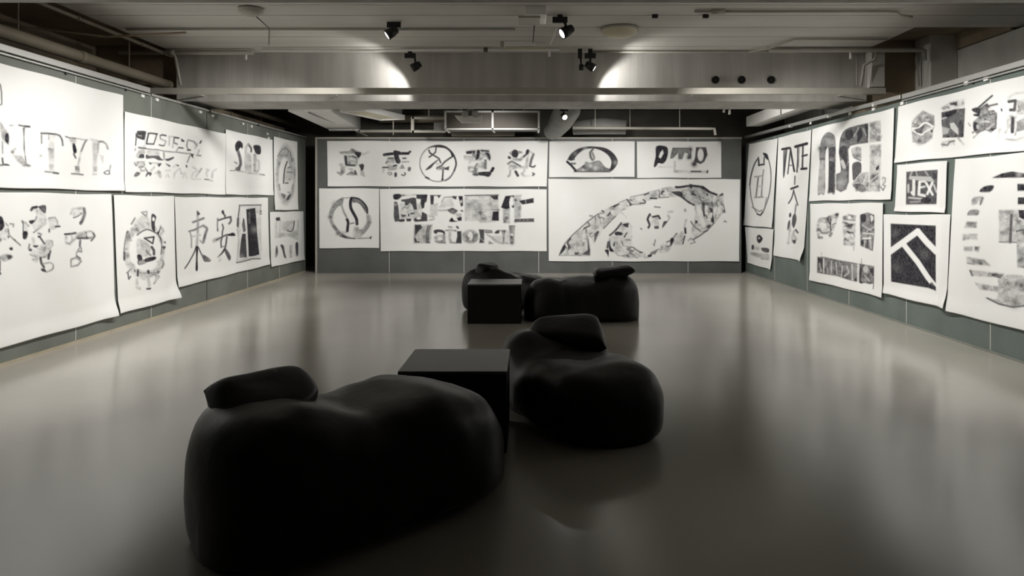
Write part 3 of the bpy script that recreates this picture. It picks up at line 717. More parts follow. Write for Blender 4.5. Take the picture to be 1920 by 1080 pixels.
paper('paper_rubbing', 'white paper with four smudged rows of lettering, second along top of left wall', 'L',
      [(233, 208.5), (422, 250.6), (421, 365), (233, 359.5)], [((240, 235, 9.817), [
    ('P', .88, [165,120,200,100,325,110,325,180,310,250,290,270,220,250,160,220]), ('xs', .45, 22, [190,185,250,195]), ('s', .92, 20, [150,150,150,260,140,370]), ('s', .35, 12, [320,260,310,400,280,380]),
    ('s', .94, 28, [370,150,420,145,530,160]), ('s', .92, 26, [375,160,355,250,340,340,470,345]), ('s', .88, 20, [525,165,500,250,470,345]),
    ('s', .92, 26, [690,190,620,175,590,190]), ('s', .65, 18, [585,195,590,250,690,290]), ('s', .65, 20, [690,300,660,370]), ('s', .82, 24, [570,360,620,375,660,370]),
    ('s', .55, 16, [760,210,750,360]), ('s', .45, 12, [740,210,830,210]), ('s', .95, 28, [850,222,930,235]), ('s', .78, 24, [845,230,835,320,900,345]), ('s', .55, 14, [830,320,815,400]),
    ('p', .88, [975,240,1040,280,1040,305,980,300]), ('s', .92, 24, [930,410,1010,420]), ('s', .62, 15, [920,420,880,480]),
    ('s', .72, 23, [1105,270,1220,300,1270,380]), ('s', .72, 19, [1095,290,1080,380,1110,450]), ('s', .92, 30, [1100,455,1145,455]), ('s', .5, 22, [1220,310,1280,340,1240,420]), ('s', .9, 27, [1328,325,1350,290]), ('s', .5, 14, [1310,460,1280,540]), ('s', .75, 20, [1270,550,1340,560]),
    ('s', .88, 26, [200,410,330,425]), ('s', .82, 17, [330,430,450,445,560,450]), ('s', .75, 15, [560,455,690,480,800,490,900,495,1100,520,1150,520]), ('p', .88, [1140,520,1220,530,1200,560,1205,610,1170,575]), ('s', .75, 17, [1140,560,1090,680]), ('s', .62, 22, [140,430,130,460]),
    ('P', .88, [200,580,230,530,290,530,295,600,200,600]), ('P', .4, [150,560,200,470,290,430,310,520,220,530,190,600]), ('P', .78, [340,540,390,560,480,560,560,560,600,610,650,640,560,640,470,600,340,610]), ('P', .27, [350,470,540,470,560,560,400,560]), ('s', .62, 24, [650,490,660,620]),
    ('P', .88, [680,620,740,610,830,580,830,610,740,655,690,645]),
    ('p', .3, [130,670,310,660,310,740,230,780,150,740]), ('s', .75, 20, [120,690,150,745,190,690]), ('s', .72, 16, [170,675,290,675,310,740]), ('s', .62, 32, [210,770,280,760]), ('P', .92, [385,680,440,700,410,720]), ('s', .5, 16, [440,690,600,710]), ('P', .78, [545,720,610,700,570,760]),
    ('P', .78, [690,705,770,740,750,760]), ('s', .88, 26, [900,738,920,740]), ('s', .35, 16, [830,770,880,720]), ('s', .92, 26, [1072,740,1078,765]), ('s', .5, 30, [480,770,430,830]),
    ('P', .72, [110,930,160,860,230,880,200,920,150,945]), ('s', .5, 22, [230,780,250,840,320,830]), ('P', .82, [330,920,370,860,440,880,410,935,380,900,340,950]), ('s', .62, 20, [320,780,370,870]), ('P', .42, [540,850,590,850,610,950,570,950]), ('s', .32, 22, [500,880,560,890]),
    ('s', .42, 16, [700,835,770,830]), ('s', .38, 16, [690,945,730,900,745,950]), ('s', .3, 18, [840,960,850,880,930,800]), ('s', .4, 14, [950,800,980,890,1000,890]), ('s', .3, 20, [1010,960,1040,870,1080,970]), ('s', .42, 14, [1190,770,1250,800]), ('s', .55, 18, [1355,800,1300,880,1250,940]),
    ('s', .3, 20, [1170,960,1200,880,1280,830]), ('s', .3, 16, [1180,985,1340,995]), ('s', .38, 14, [1450,810,1490,820,1440,880,1460,940]), ('s', .42, 16, [1550,960,1560,850,1620,810]), ('s', .85, 16, [1415,992,1490,1000]), ('s', .35, 12, [1490,1005,1560,1025])])],
      .35, 9, curl=(.008, .01, .01, 0), group='ink rubbings on the left wall')
FL4 = (420, 245, 4.154)
paper('paper_rubbing', 'white paper with three narrow ink capitals on a thin underline, upper left wall', 'L',
      [(422.6, 243), (511.2, 262), (512.6, 366), (421.6, 365)], [(FL4, [
    ('P', .95, [88,110,115,78,145,100,145,140,130,130,115,150,95,160]), ('S', .75, 22, [110,160,125,210,130,260,112,300]), ('s', .65, 10, [85,245,100,255]), ('P', .6, [90,290,125,280,125,310,95,310]),
    ('s', .45, 11, [170,130,190,105,210,130]), ('s', .92, 10, [195,115,212,140,210,165]), ('P', .3, [165,180,205,190,210,320,175,320]), ('s', .45, 12, [172,130,168,250,175,315]), ('s', .5, 10, [205,230,205,320]),
    ('P', .93, [230,115,280,120,282,180,250,180,235,150]), ('s', .55, 18, [240,190,240,320]), ('s', .55, 11, [240,220,270,240,270,300,250,330]), ('p', .8, [225,265,240,265,238,280]),
    ('s', .8, 5, [45,312,110,308]), ('s', .5, 6, [110,312,200,330,310,345]), ('s', .8, 6, [280,340,312,345])])],
      .4, 10, curl=(.008, 0, .01, 0), group='ink rubbings on the left wall')
paper('paper_rubbing', 'narrow white paper with a grey oval emblem, upper left wall beside the far corner', 'L',
      [(513.4, 256), (557, 266), (558, 393.5), (515.5, 394)], [(FL4, [
    ('e', .38, 480, 340, 68, 205, 16), ('P', .45, [430,200,470,140,500,150,525,220,535,290,520,300,500,230,460,210,430,290,425,400,410,380,410,270]), ('s', .88, 6, [420,200,450,150,480,135,515,170,530,240]), ('S', .96, 8, [492,240,475,290,468,350,465,410]),
    ('s', .82, 7, [490,322,530,325]), ('s', .75, 10, [500,290,520,280]), ('s', .75, 8, [505,375,510,380]), ('s', .85, 9, [480,408,498,408]), ('P', .2, [480,300,540,300,530,380,480,390]), ('s', .62, 14, [430,420,435,460]), ('s', .62, 13, [540,420,530,450]),
    ('P', .62, [445,490,480,500,470,530,455,520]), ('P', .75, [490,520,520,490,510,530,490,545]), ('s', .65, 6, [455,510,490,548,520,500]), ('s', .55, 9, [500,480,510,485])])],
      .4, 11, curl=(0, .006, .008, 0), off=.022, group='ink rubbings on the left wall')
paper('paper_rubbing', 'small white paper with faint grey leg-like marks, lowest at far end of left wall', 'L',
      [(505.6, 398), (569, 396), (570.6, 487), (507.6, 501)], [(FL4, [
    ('P', .88, [405,680,435,675,435,700,410,700]), ('s', .35, 11, [410,700,405,830]), ('s', .35, 11, [440,700,435,790]), ('p', .27, [400,790,520,800,575,760,575,850,500,820,405,835]), ('p', .2, [450,710,545,700,545,780,440,780]), ('S', .9, 8, [545,705,540,750,525,785,492,778]),
    ('s', .45, 7, [575,700,570,820]), ('P', .6, [405,910,415,900,420,960,400,985]), ('P', .82, [440,890,465,895,475,950,485,990,470,985,455,930]), ('s', .45, 15, [520,900,520,980]), ('P', .85, [555,880,575,875,575,970,560,960]), ('s', .5, 16, [568,890,565,970])])],
      .4, 12, curl=(.006, 0, .01, 0), group='ink rubbings on the left wall')
paper('paper_rubbing', 'tall white paper with inked toothed wheel around a blank ring, low on left wall', 'L',
      [(212, 366), (325, 368), (329.5, 559), (221.6, 588.5)], [((215, 380, 6.0), [
    ('e', .33, 330, 540, 200, 280, 60), ('p', .18, [190,240,300,150,370,160,420,280,360,310,260,350,230,260]), ('xe', 1, 355, 540, 168, 228),
    ('s', .65, 14, [300,110,360,100,355,155,310,120]), ('P', .55, [220,250,260,255,275,330,250,360]), ('P', .94, [415,130,465,155,450,230,455,320,430,320,410,260]), ('xe', 1, 435, 185, 15, 24),
    ('P', .94, [470,340,500,310,520,250,515,300,490,360]), ('s', .4, 26, [520,280,545,320,510,360]), ('s', .72, 15, [185,240,225,175]), ('P', .6, [135,320,160,330,180,400,190,430,130,430]), ('s', .75, 13, [135,330,115,450,105,550]), ('s', .8, 26, [110,560,110,640]),
    ('s', .62, 17, [110,560,150,570,145,630]), ('P', .42, [100,550,160,560,160,640,110,650]), ('P', .42, [160,640,230,720,200,740]), ('s', .82, 15, [150,790,160,860,180,830]), ('s', .72, 17, [180,750,140,790]), ('s', .88, 24, [260,760,258,820]),
    ('P', .45, [160,760,260,750,380,780,500,720,490,800,300,800,200,790]), ('s', .88, 30, [375,770,378,790]), ('s', .42, 28, [250,860,250,950,280,965]), ('s', .38, 28, [370,800,385,940]), ('P', .95, [355,963,405,958,400,975,358,978]), ('s', .62, 15, [410,800,500,830,440,910]),
    ('s', .55, 20, [470,830,455,880]), ('s', .65, 24, [540,650,550,690,530,730]), ('s', .38, 28, [490,670,500,720]), ('P', .82, [530,495,575,490,560,525]), ('P', .92, [560,435,575,440,575,460,560,450]), ('s', .85, 11, [510,380,525,420,530,500,520,580]),
    ('S', .9, 13, [250,365,310,320,370,302,440,330,490,360,520,420]),
    ('s', .95, 17, [330,400,440,385,425,460,335,402]), ('P', .3, [250,420,330,430,400,500,370,600,260,590]), ('P', .94, [250,590,290,585,310,640,265,655]), ('s', .8, 30, [415,500,440,540,440,580]), ('s', .62, 22, [360,560,400,590]),
    ('P', .96, [340,630,450,605,455,640,350,670]), ('P', .62, [260,650,350,640,350,680,270,700])])],
      0.6, 13, curl=(.01, .012, .025, .05), group='ink rubbings on the left wall')
paper('paper_rubbing', 'wide white paper with two brush characters beside a dark barred panel, left wall', 'L',
      [(325.8, 369), (502, 371), (505, 496), (332, 539)], [((330, 375, 7.446), [
    ('P', .82, [290,150,310,160,335,195,310,215,290,210]), ('s', .55, 26, [300,200,305,330,300,450,290,640]), ('s', .72, 28, [235,310,290,290,385,255]), ('s', .62, 25, [180,440,260,415,380,355]), ('S', .68, 36, [380,360,430,400,410,470,380,590]), ('s', .62, 19, [195,440,215,540,215,660]),
    ('s', .45, 17, [220,510,330,490]), ('s', .62, 17, [335,570,370,605]), ('s', .3, 14, [290,560,320,550]), ('P', .97, [275,660,290,640,310,660,300,800,305,970,275,975,280,800]), ('S', .92, 17, [280,650,250,740,180,870,120,955]), ('S', .82, 17, [310,660,350,750,400,850]),
    ('P', .62, [370,760,480,830,470,855,400,860,370,810]), ('s', .88, 13, [380,800,400,855,470,855]),
    ('P', .96, [645,145,665,145,680,190,685,240,660,200,640,180]), ('s', .85, 20, [690,215,680,260]), ('s', .85, 23, [590,285,680,255,765,235]), ('S', .78, 26, [760,240,770,290,745,330]), ('s', .68, 20, [585,260,580,350,585,430]), ('s', .82, 19, [650,340,665,390,650,450,650,500]),
    ('s', .5, 44, [530,570,600,540]), ('s', .82, 21, [560,560,700,490,750,480]), ('P', .97, [720,490,800,455,830,500,740,500]), ('s', .88, 19, [650,510,630,580,635,660]), ('s', .82, 23, [715,510,705,600,690,670]), ('s', .62, 15, [640,650,680,650]),
    ('P', .92, [680,670,700,690,640,760,575,805,640,730]), ('P', .75, [680,700,710,690,765,780,760,835,735,830]), ('s', .42, 15, [620,820,610,850]), ('s', .92, 13, [700,740,750,835]),
    ('p', .14, [885,80,1190,75,1180,820,860,870]), ('s', .88, 14, [880,75,1050,72,1190,70]), ('s', .88, 14, [885,80,870,200,860,300,870,380]), ('s', .8, 30, [865,260,862,360]), ('s', .65, 11, [1180,80,1175,180]), ('s', .92, 15, [1180,150,1190,160]), ('s', .85, 13, [1175,195,1195,190]),
    ('xp', .8, [900,100,975,110,1000,800,960,830,880,850,900,520]),
    ('p', .95, [975,130,1105,110,1120,280,1130,450,1160,760,1080,785,1015,790,1000,500]), ('xb', .35, 1095, 410, 50), ('xs', .2, 30, [1020,180,1020,320]), ('p', .88, [890,750,910,540,925,470,970,470,990,800,890,810]), ('xb', .3, 920, 790, 40), ('p', .65, [920,360,935,250,950,270,970,430,940,450]),
    ('s', .85, 15, [850,875,930,860,1060,820,1170,820]), ('s', .55, 9, [870,850,1000,810]), ('s', .55, 9, [860,400,880,560,870,700,860,870]), ('s', .3, 20, [1170,400,1180,700])])],
      .4, 14, curl=(.015, .004, .015, 0), group='ink rubbings on the left wall')

# ---- right wall
FR1 = (1395, 255, 4.238)
paper('paper_rubbing', 'tall white paper with thin inked oval around an upright mark, far right wall', 'R',
      [(1405, 270), (1459, 259), (1449, 427), (1395, 423)], [(FR1, [
    ('S', .95, 9, [115,170,80,230,55,320,47,390]), ('s', .88, 6, [47,390,55,480,75,570,110,625]), ('S', .92, 7, [190,170,212,260,215,370,195,490,150,610]), ('P', .95, [150,135,185,145,195,190,170,175]), ('s', .95, 12, [115,185,118,235]), ('s', .95, 13, [115,232,158,225]), ('s', .92, 9, [158,225,160,170]),
    ('s', .95, 11, [105,620,130,630,150,605]), ('s', .75, 7, [65,565,120,600,145,590]), ('s', .62, 9, [180,490,165,580]), ('s', .65, 9, [85,325,150,315]), ('s', .75, 7, [155,270,148,320]), ('s', .78, 10, [112,330,95,480]), ('s', .65, 9, [148,320,138,480]), ('s', .65, 9, [85,488,150,485]), ('s', .38, 6, [115,400,140,398])])],
      .35, 15, curl=(.006, .012, .01, 0), group='ink rubbings on the right wall')
paper('paper_rubbing', 'small white paper with dark diamond over two short lines, low at far right wall', 'R',
      [(1397, 426), (1451, 430), (1447, 506), (1402, 493)], [(FR1, [
    ('P', .93, [100,800,120,785,148,815,125,850,105,840]), ('xe', .8, 118, 812, 8, 8), ('P', .92, [60,870,75,868,75,900,60,900]), ('s', .42, 20, [85,890,110,895]), ('P', .78, [140,890,195,895,195,925,150,915]), ('P', .38, [58,925,130,935,195,940,195,980,140,970,60,945]), ('s', .6, 8, [140,975,195,980])])],
      .35, 16, curl=(.004, .01, .006, .02), group='ink rubbings on the right wall')
paper('paper_rubbing', 'tall narrow paper with four capitals over a column of brush characters, right wall', 'R',
      [(1460, 258), (1522, 243), (1507, 490), (1452, 479)], [(FR1, [
    ('s', .97, 18, [305,105,365,95]), ('P', .85, [330,110,345,108,325,310,313,310]), ('s', .92, 10, [320,110,318,310]), ('s', .88, 10, [372,100,350,300]), ('s', .92, 14, [370,100,400,280]), ('s', .82, 8, [355,232,395,235]), ('s', .97, 22, [410,85,500,60]), ('s', .88, 11, [428,90,428,180,420,285]),
    ('s', .62, 8, [440,80,430,250]), ('s', .88, 13, [468,75,462,265]), ('s', .92, 15, [462,160,500,150]), ('s', .95, 19, [455,262,495,258]),
    ('s', .82, 9, [405,320,402,385]), ('s', .92, 16, [375,420,425,400]), ('S', .92, 9, [395,430,380,490,355,535]), ('s', .82, 10, [395,440,425,550]), ('s', .75, 9, [412,545,402,620]),
    ('P', .88, [358,625,370,608,375,635,362,648]), ('P', .82, [385,640,405,615,415,665,395,730,380,700]), ('P', .75, [350,690,365,670,360,730,345,745]), ('s', .45, 11, [370,700,350,850]), ('s', .82, 13, [410,745,425,768]), ('s', .5, 13, [400,755,380,800,385,840]), ('P', .85, [382,830,410,825,405,855,390,850]), ('s', .45, 18, [395,790,410,820])])],
      .35, 17, curl=(.008, .008, .012, .05), group='ink rubbings on the right wall')
paper('paper_rubbing', 'big white paper with heavy grey arched block letters, upper middle of the right wall', 'R',
      [(1523, 242), (1678, 202), (1673, 374), (1517, 377)], [((1515, 200, 6.0), [
    ('P', .68, [125,530,135,430,160,350,200,300,235,287,280,310,305,350,315,470,312,700,305,970,265,970,225,970,235,850,230,480,210,470,195,520,192,700,190,970,150,980,110,980,120,750,130,620]), ('xp', .35, [115,600,190,600,190,980,110,980]), ('p', .85, [235,460,310,440,305,580,235,570]),
    ('p', .88, [235,600,305,620,300,970,230,960]), ('b', .85, 140, 470, 30), ('xb', .4, 250, 380, 40),
    ('p', .74, [360,400,370,340,395,290,425,258,470,235,560,210,675,185,670,405,560,420,480,440,455,480,460,600,455,850,430,930,370,960,320,930,320,760,370,740,375,700,365,600,350,520]), ('P', .9, [430,270,500,260,515,330,460,380,420,340]), ('P', .9, [560,260,600,240,610,330,550,410]),
    ('p', .9, [630,205,675,195,670,400,640,280]), ('xs', .4, 16, [520,330,570,240]), ('xs', .35, 16, [620,250,650,320]), ('P', .88, [360,460,440,450,440,680,400,600,360,560]), ('xs', .6, 40, [390,620,410,680]), ('s', .88, 17, [455,640,450,850,400,920]), ('xb', .35, 370, 860, 50),
    ('P', .55, [500,470,590,465,590,610,520,570,500,540]), ('s', .88, 11, [515,570,550,585,590,605]), ('P', .8, [500,650,550,620,595,640,595,740,560,820,510,830,500,760]), ('p', .5, [590,745,680,740,690,950,600,950,540,950,500,870]), ('xs', .7, 16, [530,830,590,750]), ('xs', .5, 16, [620,860,660,760]), ('P', .7, [500,880,600,870,650,920,640,955,580,955]),
    ('xp', 1, [600,460,695,450,680,735,600,735]), ('xs', .9, 10, [690,180,685,950]),
    ('p', .5, [690,180,810,155,810,385,690,400]), ('b', .7, 795, 340, 26), ('p', .48, [695,435,815,425,810,950,690,950]), ('xp', .55, [740,560,800,500,800,640,740,650]), ('P', .92, [760,690,795,655,795,700,770,720]), ('p', .7, [720,770,800,740,790,810,740,850]), ('xs', .5, 16, [700,840,800,760]),
    ('s', .75, 10, [840,810,850,795,880,805,875,850,850,870]), ('s', .75, 10, [845,880,880,890,850,940,820,900]), ('p', .92, [835,935,865,930,860,945]), ('p', .35, [840,820,860,820,850,880])])],
      0.52, 18, curl=(0, .012, .008, 0), group='ink rubbings on the right wall')
paper('paper_rubbing', 'white paper with three textured characters above a dark lettered strip, right wall', 'R',
      [(1520, 382), (1658, 380), (1657, 558), (1519, 525)], [((1515, 378, 5.933), [
    ('P', .4, [105,220,130,185,200,190,240,270,220,360,110,350,100,290]), ('s', .62, 15, [110,230,130,190,190,185]), ('xe', .7, 165, 270, 45, 40), ('s', .75, 18, [110,310,160,350,220,350]), ('s', .62, 28, [115,360,120,400,155,400]), ('P', .5, [200,190,260,150,340,130,310,240,260,380,230,370,250,280]),
    ('P', .92, [300,140,340,130,335,160,310,160]), ('P', .88, [195,180,215,190,260,250,245,260]), ('s', .88, 15, [255,190,250,290,260,320]), ('xe', .6, 290, 215, 25, 35), ('s', .75, 13, [270,260,310,240]), ('P', .82, [245,300,270,310,260,330]),
    ('p', .5, [390,170,450,140,530,160,520,200,390,205]), ('xe', .9, 460, 180, 20, 25), ('p', .42, [385,225,520,240,515,490,400,480]), ('P', .78, [430,260,510,250,460,290]), ('P', .88, [430,320,500,340,490,360,440,350]), ('xs', .5, 22, [400,290,470,330]), ('xe', .6, 440, 390, 25, 35), ('xe', .5, 480, 400, 20, 50),
    ('s', .55, 9, [400,470,500,490,515,450]), ('s', .65, 9, [505,500,503,540]), ('s', .65, 13, [505,320,510,400]), ('s', .7, 14, [395,200,520,210]),
    ('p', .7, [575,150,660,120,735,150,740,350,720,550,580,490]), ('xp', .95, [600,400,700,395,710,415,610,420]), ('xe', .85, 705, 185, 25, 35), ('P', .94, [580,150,640,140,640,220,590,235]), ('s', .92, 13, [685,170,690,250]), ('xs', .5, 15, [600,260,700,320]), ('xs', .5, 15, [740,280,650,330]), ('xs', .8, 15, [610,350,730,360]),
    ('p', .92, [580,430,620,420,610,480,580,490]), ('s', .9, 24, [660,430,660,510]), ('xs', .5, 20, [690,430,700,520]), ('xs', .6, 15, [630,440,620,520]),
    ('p', .7, [105,615,180,615,330,650,560,690,740,720,738,910,690,915,480,880,330,830,105,790]), ('p', .92, [108,620,165,630,165,770,110,700]), ('xs', .9, 11, [178,625,178,790]), ('xs', .5, 20, [130,690,150,770]), ('xs', .5, 15, [260,660,260,790]), ('xs', .4, 17, [215,740,225,790]), ('xs', .5, 15, [310,680,320,800]), ('P', .92, [350,655,380,670,370,690]),
    ('xs', .5, 15, [380,720,370,830]), ('xs', .5, 20, [430,720,450,790,400,830]), ('xs', .75, 26, [555,700,555,890]), ('xs', .6, 15, [485,700,490,870]), ('P', .95, [580,690,600,760,590,880,630,900,570,900,575,760]), ('xe', .6, 640, 750, 30, 40), ('xs', .5, 13, [630,820,690,890]), ('p', .92, [680,740,735,730,735,800,690,790]), ('s', .85, 9, [735,900,733,970]),
    ('s', .5, 7, [150,570,155,610]), ('s', .5, 7, [590,640,590,700])])],
      0.7, 19, curl=(.008, .02, .012, 0), group='ink rubbings on the right wall')
paper('paper_rubbing', 'long white paper with an inked hexagon and dense grey characters, top of the right wall', 'R',
      [(1685, 199.5), (2100, 96), (2100, 266), (1678, 305)], [((1680, 140, 6.354), [
    ('p', .58, [195,560,220,520,320,430,450,490,455,610,430,760,380,800,320,830,200,800,190,640]), ('xS', 1, 24, [200,640,260,640,330,580,380,580,440,620]), ('xS', 1, 18, [195,660,260,700,310,715,350,680,430,640]), ('p', .78, [215,655,270,640,340,600,330,640,300,700,250,690]), ('s', .78, 11, [450,490,455,600]), ('b', .8, 280, 790, 40),
    ('p', .35, [540,400,640,330,810,290,810,380,560,420]), ('p', .78, [640,340,730,320,730,370,650,360]), ('p', .78, [545,450,720,410,820,400,800,740,560,745,545,560]), ('P', .97, [560,470,640,430,720,410,720,450,640,500,560,510]), ('xp', .7, [640,580,690,570,740,640,740,720,650,640]), ('xp', .5, [545,620,640,640,620,700,550,720]),
    ('xs', .9, 11, [540,530,600,510]), ('p', .88, [750,540,800,520,800,740,750,735]), ('p', .35, [545,800,700,770,690,830,550,860]), ('s', .75, 24, [550,830,610,840,640,800,690,790]), ('s', .55, 11, [740,760,800,830]), ('s', .85, 12, [560,745,790,742]),
    ('s', .95, 20, [1140,250,1060,320,980,390]), ('P', .96, [900,410,980,390,990,470,920,440]), ('p', .66, [980,400,1080,340,1110,380,1200,460,1190,640,1130,690,1060,660,960,700,920,680,920,560,980,500]), ('xs', .85, 40, [1110,410,1200,390]), ('P', .95, [920,560,1000,600,960,670,920,660]), ('p', .92, [920,470,1000,460,980,500,920,490]),
    ('s', .92, 20, [1110,370,1200,350]), ('xe', .6, 970, 620, 20, 30), ('xs', .5, 22, [1010,560,1100,560]), ('xs', .5, 17, [1080,650,1170,580]), ('s', .65, 15, [920,750,990,680]), ('s', .65, 15, [860,580,880,610]), ('P', .92, [900,685,930,680,910,700]), ('s', .88, 18, [1250,410,1255,430]), ('s', .35, 28, [1230,650,1220,760]),
    ('s', .85, 36, [1340,320,1420,310,1410,420,1360,420]), ('p', .42, [1440,310,1600,280,1600,470,1440,470]), ('p', .35, [1320,480,1440,490,1420,640,1320,640]), ('s', .92, 42, [1390,520,1385,680]), ('xp', .7, [1430,490,1520,490,1430,560]), ('p', .62, [1440,560,1580,490,1600,640,1440,680]), ('s', .65, 13, [1450,600,1420,720]), ('s', .55, 13, [1300,690,1330,640]),
    ('s', .45, 17, [1310,770,1440,780,1560,730]), ('s', .35, 20, [1330,280,1400,230,1600,200]),
    ('p', .6, [1800,240,2100,170,2080,420,1990,560,1800,620,1840,420]), ('xs', .8, 40, [1860,400,2040,340]), ('p', .9, [1880,300,1950,280,1940,340,1890,350]), ('s', .8, 26, [1900,460,2040,420,1980,560])])],
      0.7, 20, curl=(.006, 0, .01, 0), group='ink rubbings on the right wall')
paper('paper_rubbing', 'small white paper with a dark square holding pale lettering, centre of the right wall', 'R',
      [(1682, 309), (1778, 301.5), (1774.5, 399.5), (1677, 396)], [((1655, 300, 3.857), [
    ('p', .82, [170,85,400,70,390,320,168,322]), ('xp', .6, [190,115,350,120,380,160,190,140]), ('xs', .9, 22, [225,150,225,250,212,235]), ('xs', .9, 20, [268,160,262,250,305,258]), ('xs', .85, 14, [268,200,305,192]), ('xs', .85, 14, [268,158,305,155]), ('xs', .9, 18, [315,165,362,250]), ('xs', .9, 18, [360,165,325,245]), ('xs', .6, 16, [185,180,185,230]),
    ('xs', .6, 14, [190,272,300,282]), ('P', .96, [280,280,340,270,350,310,290,310]), ('p', .92, [355,90,398,90,395,140,370,140]), ('p', .92, [240,175,250,175,247,265,240,265]), ('xs', .6, 14, [372,180,390,230]), ('xs', .4, 14, [210,90,200,110]), ('xs', .4, 12, [240,85,250,110]), ('xs', .4, 14, [310,85,330,110]), ('xs', .35, 14, [200,305,270,300])])],
      0.6, 21, curl=(0, .015, .01, 0), group='ink rubbings on the right wall')
paper('paper_rubbing', 'white paper with near-black square cut by a pale roof-shaped arrow, low on right wall', 'R',
      [(1659, 402.5), (1786, 402.5), (1778, 579), (1659, 550)], [((1655, 300, 3.857), [
    ('p', .93, [58,460,386,475,386,945,330,925,62,880]), ('xs', 1, 44, [45,668,150,592,254,516]), ('xs', 1, 44, [254,516,320,592,392,664]), ('xs', 1, 38, [155,615,258,740,330,850,380,915]), ('p', .9, [330,905,386,948,386,920,360,880]), ('xs', .5, 20, [350,870,380,900]), ('xb', .12, 100, 780, 40), ('xb', .12, 300, 680, 40), ('xb', .15, 90, 530, 30)])],
      .3, 22, curl=(.018, .025, .015, .03), off=.020, group='ink rubbings on the right wall')
paper('paper_rubbing', 'huge white paper with a barred circular emblem, low on the right wall nearest the viewer', 'R',
      [(1796, 299), (2029, 275), (2029, 648), (1780, 584)], [((1780, 290, 3.271), [
    ('p', .93, [260,143,320,115,385,103,458,115,540,150,540,165,458,140]), ('xb', .5, 425, 122, 20), ('P', .92, [185,225,215,195,272,190,255,225,215,230]), ('P', .5, [140,305,150,265,210,262,195,305,180,280,170,300]), ('s', .82, 9, [205,265,190,305]), ('P', .62, [112,370,130,340,180,340,175,370,140,372]), ('p', .55, [97,447,110,413,168,415,165,447]),
    ('p', .42, [88,525,90,490,168,488,170,520,120,518]), ('s', .6, 8, [125,490,168,490]), ('p', .5, [93,590,93,565,140,565,140,592]), ('p', .5, [155,565,185,565,175,595,155,590]), ('p', .5, [105,628,210,645,250,682,110,668]), ('s', .75, 7, [110,665,150,672]), ('p', .45, [125,708,330,730,325,750,300,790,290,750,130,742]), ('s', .85, 8, [125,710,140,742]), ('p', .72, [250,725,330,735,310,760,260,745]),
    ('p', .5, [158,788,320,815,290,840,185,825]), ('P', .42, [300,800,340,740,458,745,560,760,520,900,458,930,390,937,300,915,220,878,290,885]), ('s', .85, 9, [230,880,300,915,390,936,470,925]), ('b', .7, 400, 900, 34),
    ('p', .95, [415,180,560,178,560,220,415,222]), ('p', .93, [418,262,560,262,560,305,416,305]), ('p', .95, [420,338,560,345,560,400,458,400,425,385]), ('p', .42, [303,340,420,340,420,535,303,535]), ('s', .78, 20, [378,370,370,535]), ('p', .52, [400,400,560,400,560,700,415,690,412,530,400,480]), ('xb', .5, 450, 560, 40), ('s', .82, 11, [410,470,450,460]), ('b', .8, 440, 800, 24), ('s', .8, 7, [303,535,410,538])])],
      .5, 23, curl=(.03, 0, .015, 0), group='ink rubbings on the right wall')

# ------------------------------------------------------------------ rails above the hanging walls
def rail(name, label, pts, mname, parts=()):
    t = thing(name, label, 'rail')
    bm = bmesh.new()
    hexa(bm, pts)
    obj('rail_profile', bm, M[mname], t, bevel=0.006)
    for nm, lst, mm in parts:
        for b in lst:
            boxes(nm, [b], M[mm], parent=t)
    return t


def bar8(x0, x1, y0, y1, za, zb, h):
    return [(x0, y0, za), (x1, y0, za), (x1, y1, zb), (x0, y1, zb), (x0, y0, za + h), (x1, y0, za + h), (x1, y1, zb + h), (x0, y1, zb + h)]


rail('picture_rail', 'broad silver rail above the nearer stretch of the left wall', bar8(XL - 0.05, XL + 0.03, 1.0, 9.45, 2.985, 2.985, 0.068), 'alu',
     [('rail_lip', [(XL + 0.005, XL + 0.035, 1.0, 9.45, 2.952, 2.966)], 'alu'),
      ('bracket', [(XL - 0.02, XL + 0.02, y, y + 0.03, 2.93, 3.06) for y in (6.3, 7.75, 8.9)], 'seamd')])
rail('picture_rail', 'thin silver rail above the farther stretch of the left wall', bar8(XL - 0.04, XL + 0.03, 9.5, 16.06, 2.955, 2.975, 0.03), 'alu',
     [('bracket', [(XL - 0.02, XL + 0.035, y, y + 0.03, 2.95, 3.01) for y in (11.2, 13.2)], 'seamd')])
rail('picture_rail', 'broad silver rail above the nearer stretch of the right wall', bar8(XR - 0.03, XR + 0.05, 1.0, 9.15, 2.862, 2.862, 0.062), 'alu',
     [('rail_lip', [(XR - 0.035, XR - 0.005, 1.0, 9.15, 2.832, 2.846)], 'alu'),
      ('bracket', [(XR - 0.02, XR + 0.02, y, y + 0.03, 2.82, 2.93) for y in (6.4, 7.7)], 'seamd')])
rail('picture_rail', 'bright sloping rail above the farther stretch of the right wall', bar8(XR - 0.03, XR + 0.06, 9.2, 15.9, 2.872, 2.955, 0.055), 'alu',
     [('bracket', [(XR - 0.035, XR + 0.02, y, y + 0.04, 2.86 + 0.0126 * (y - 9.2), 2.9 + 0.0126 * (y - 9.2)) for y in (9.9, 11.4, 13.1)], 'white')])

# little pale clips that pinch the paper tops under the rails
clip = None


def rail_clip(x, y, z, label, group):
    global clip
    if clip is None:
        bm = bmesh.new()
        box(bm, -0.012, 0.012, -0.035, 0.035, -0.02, 0.02)
        clip = obj('rail_clip', bm, M['white'], bevel=0.004)
        o = clip
    else:
        o = clip.copy()
        COL.objects.link(o)
    o.location = (x, y, z)
    return tag(o, label, 'clip', group)


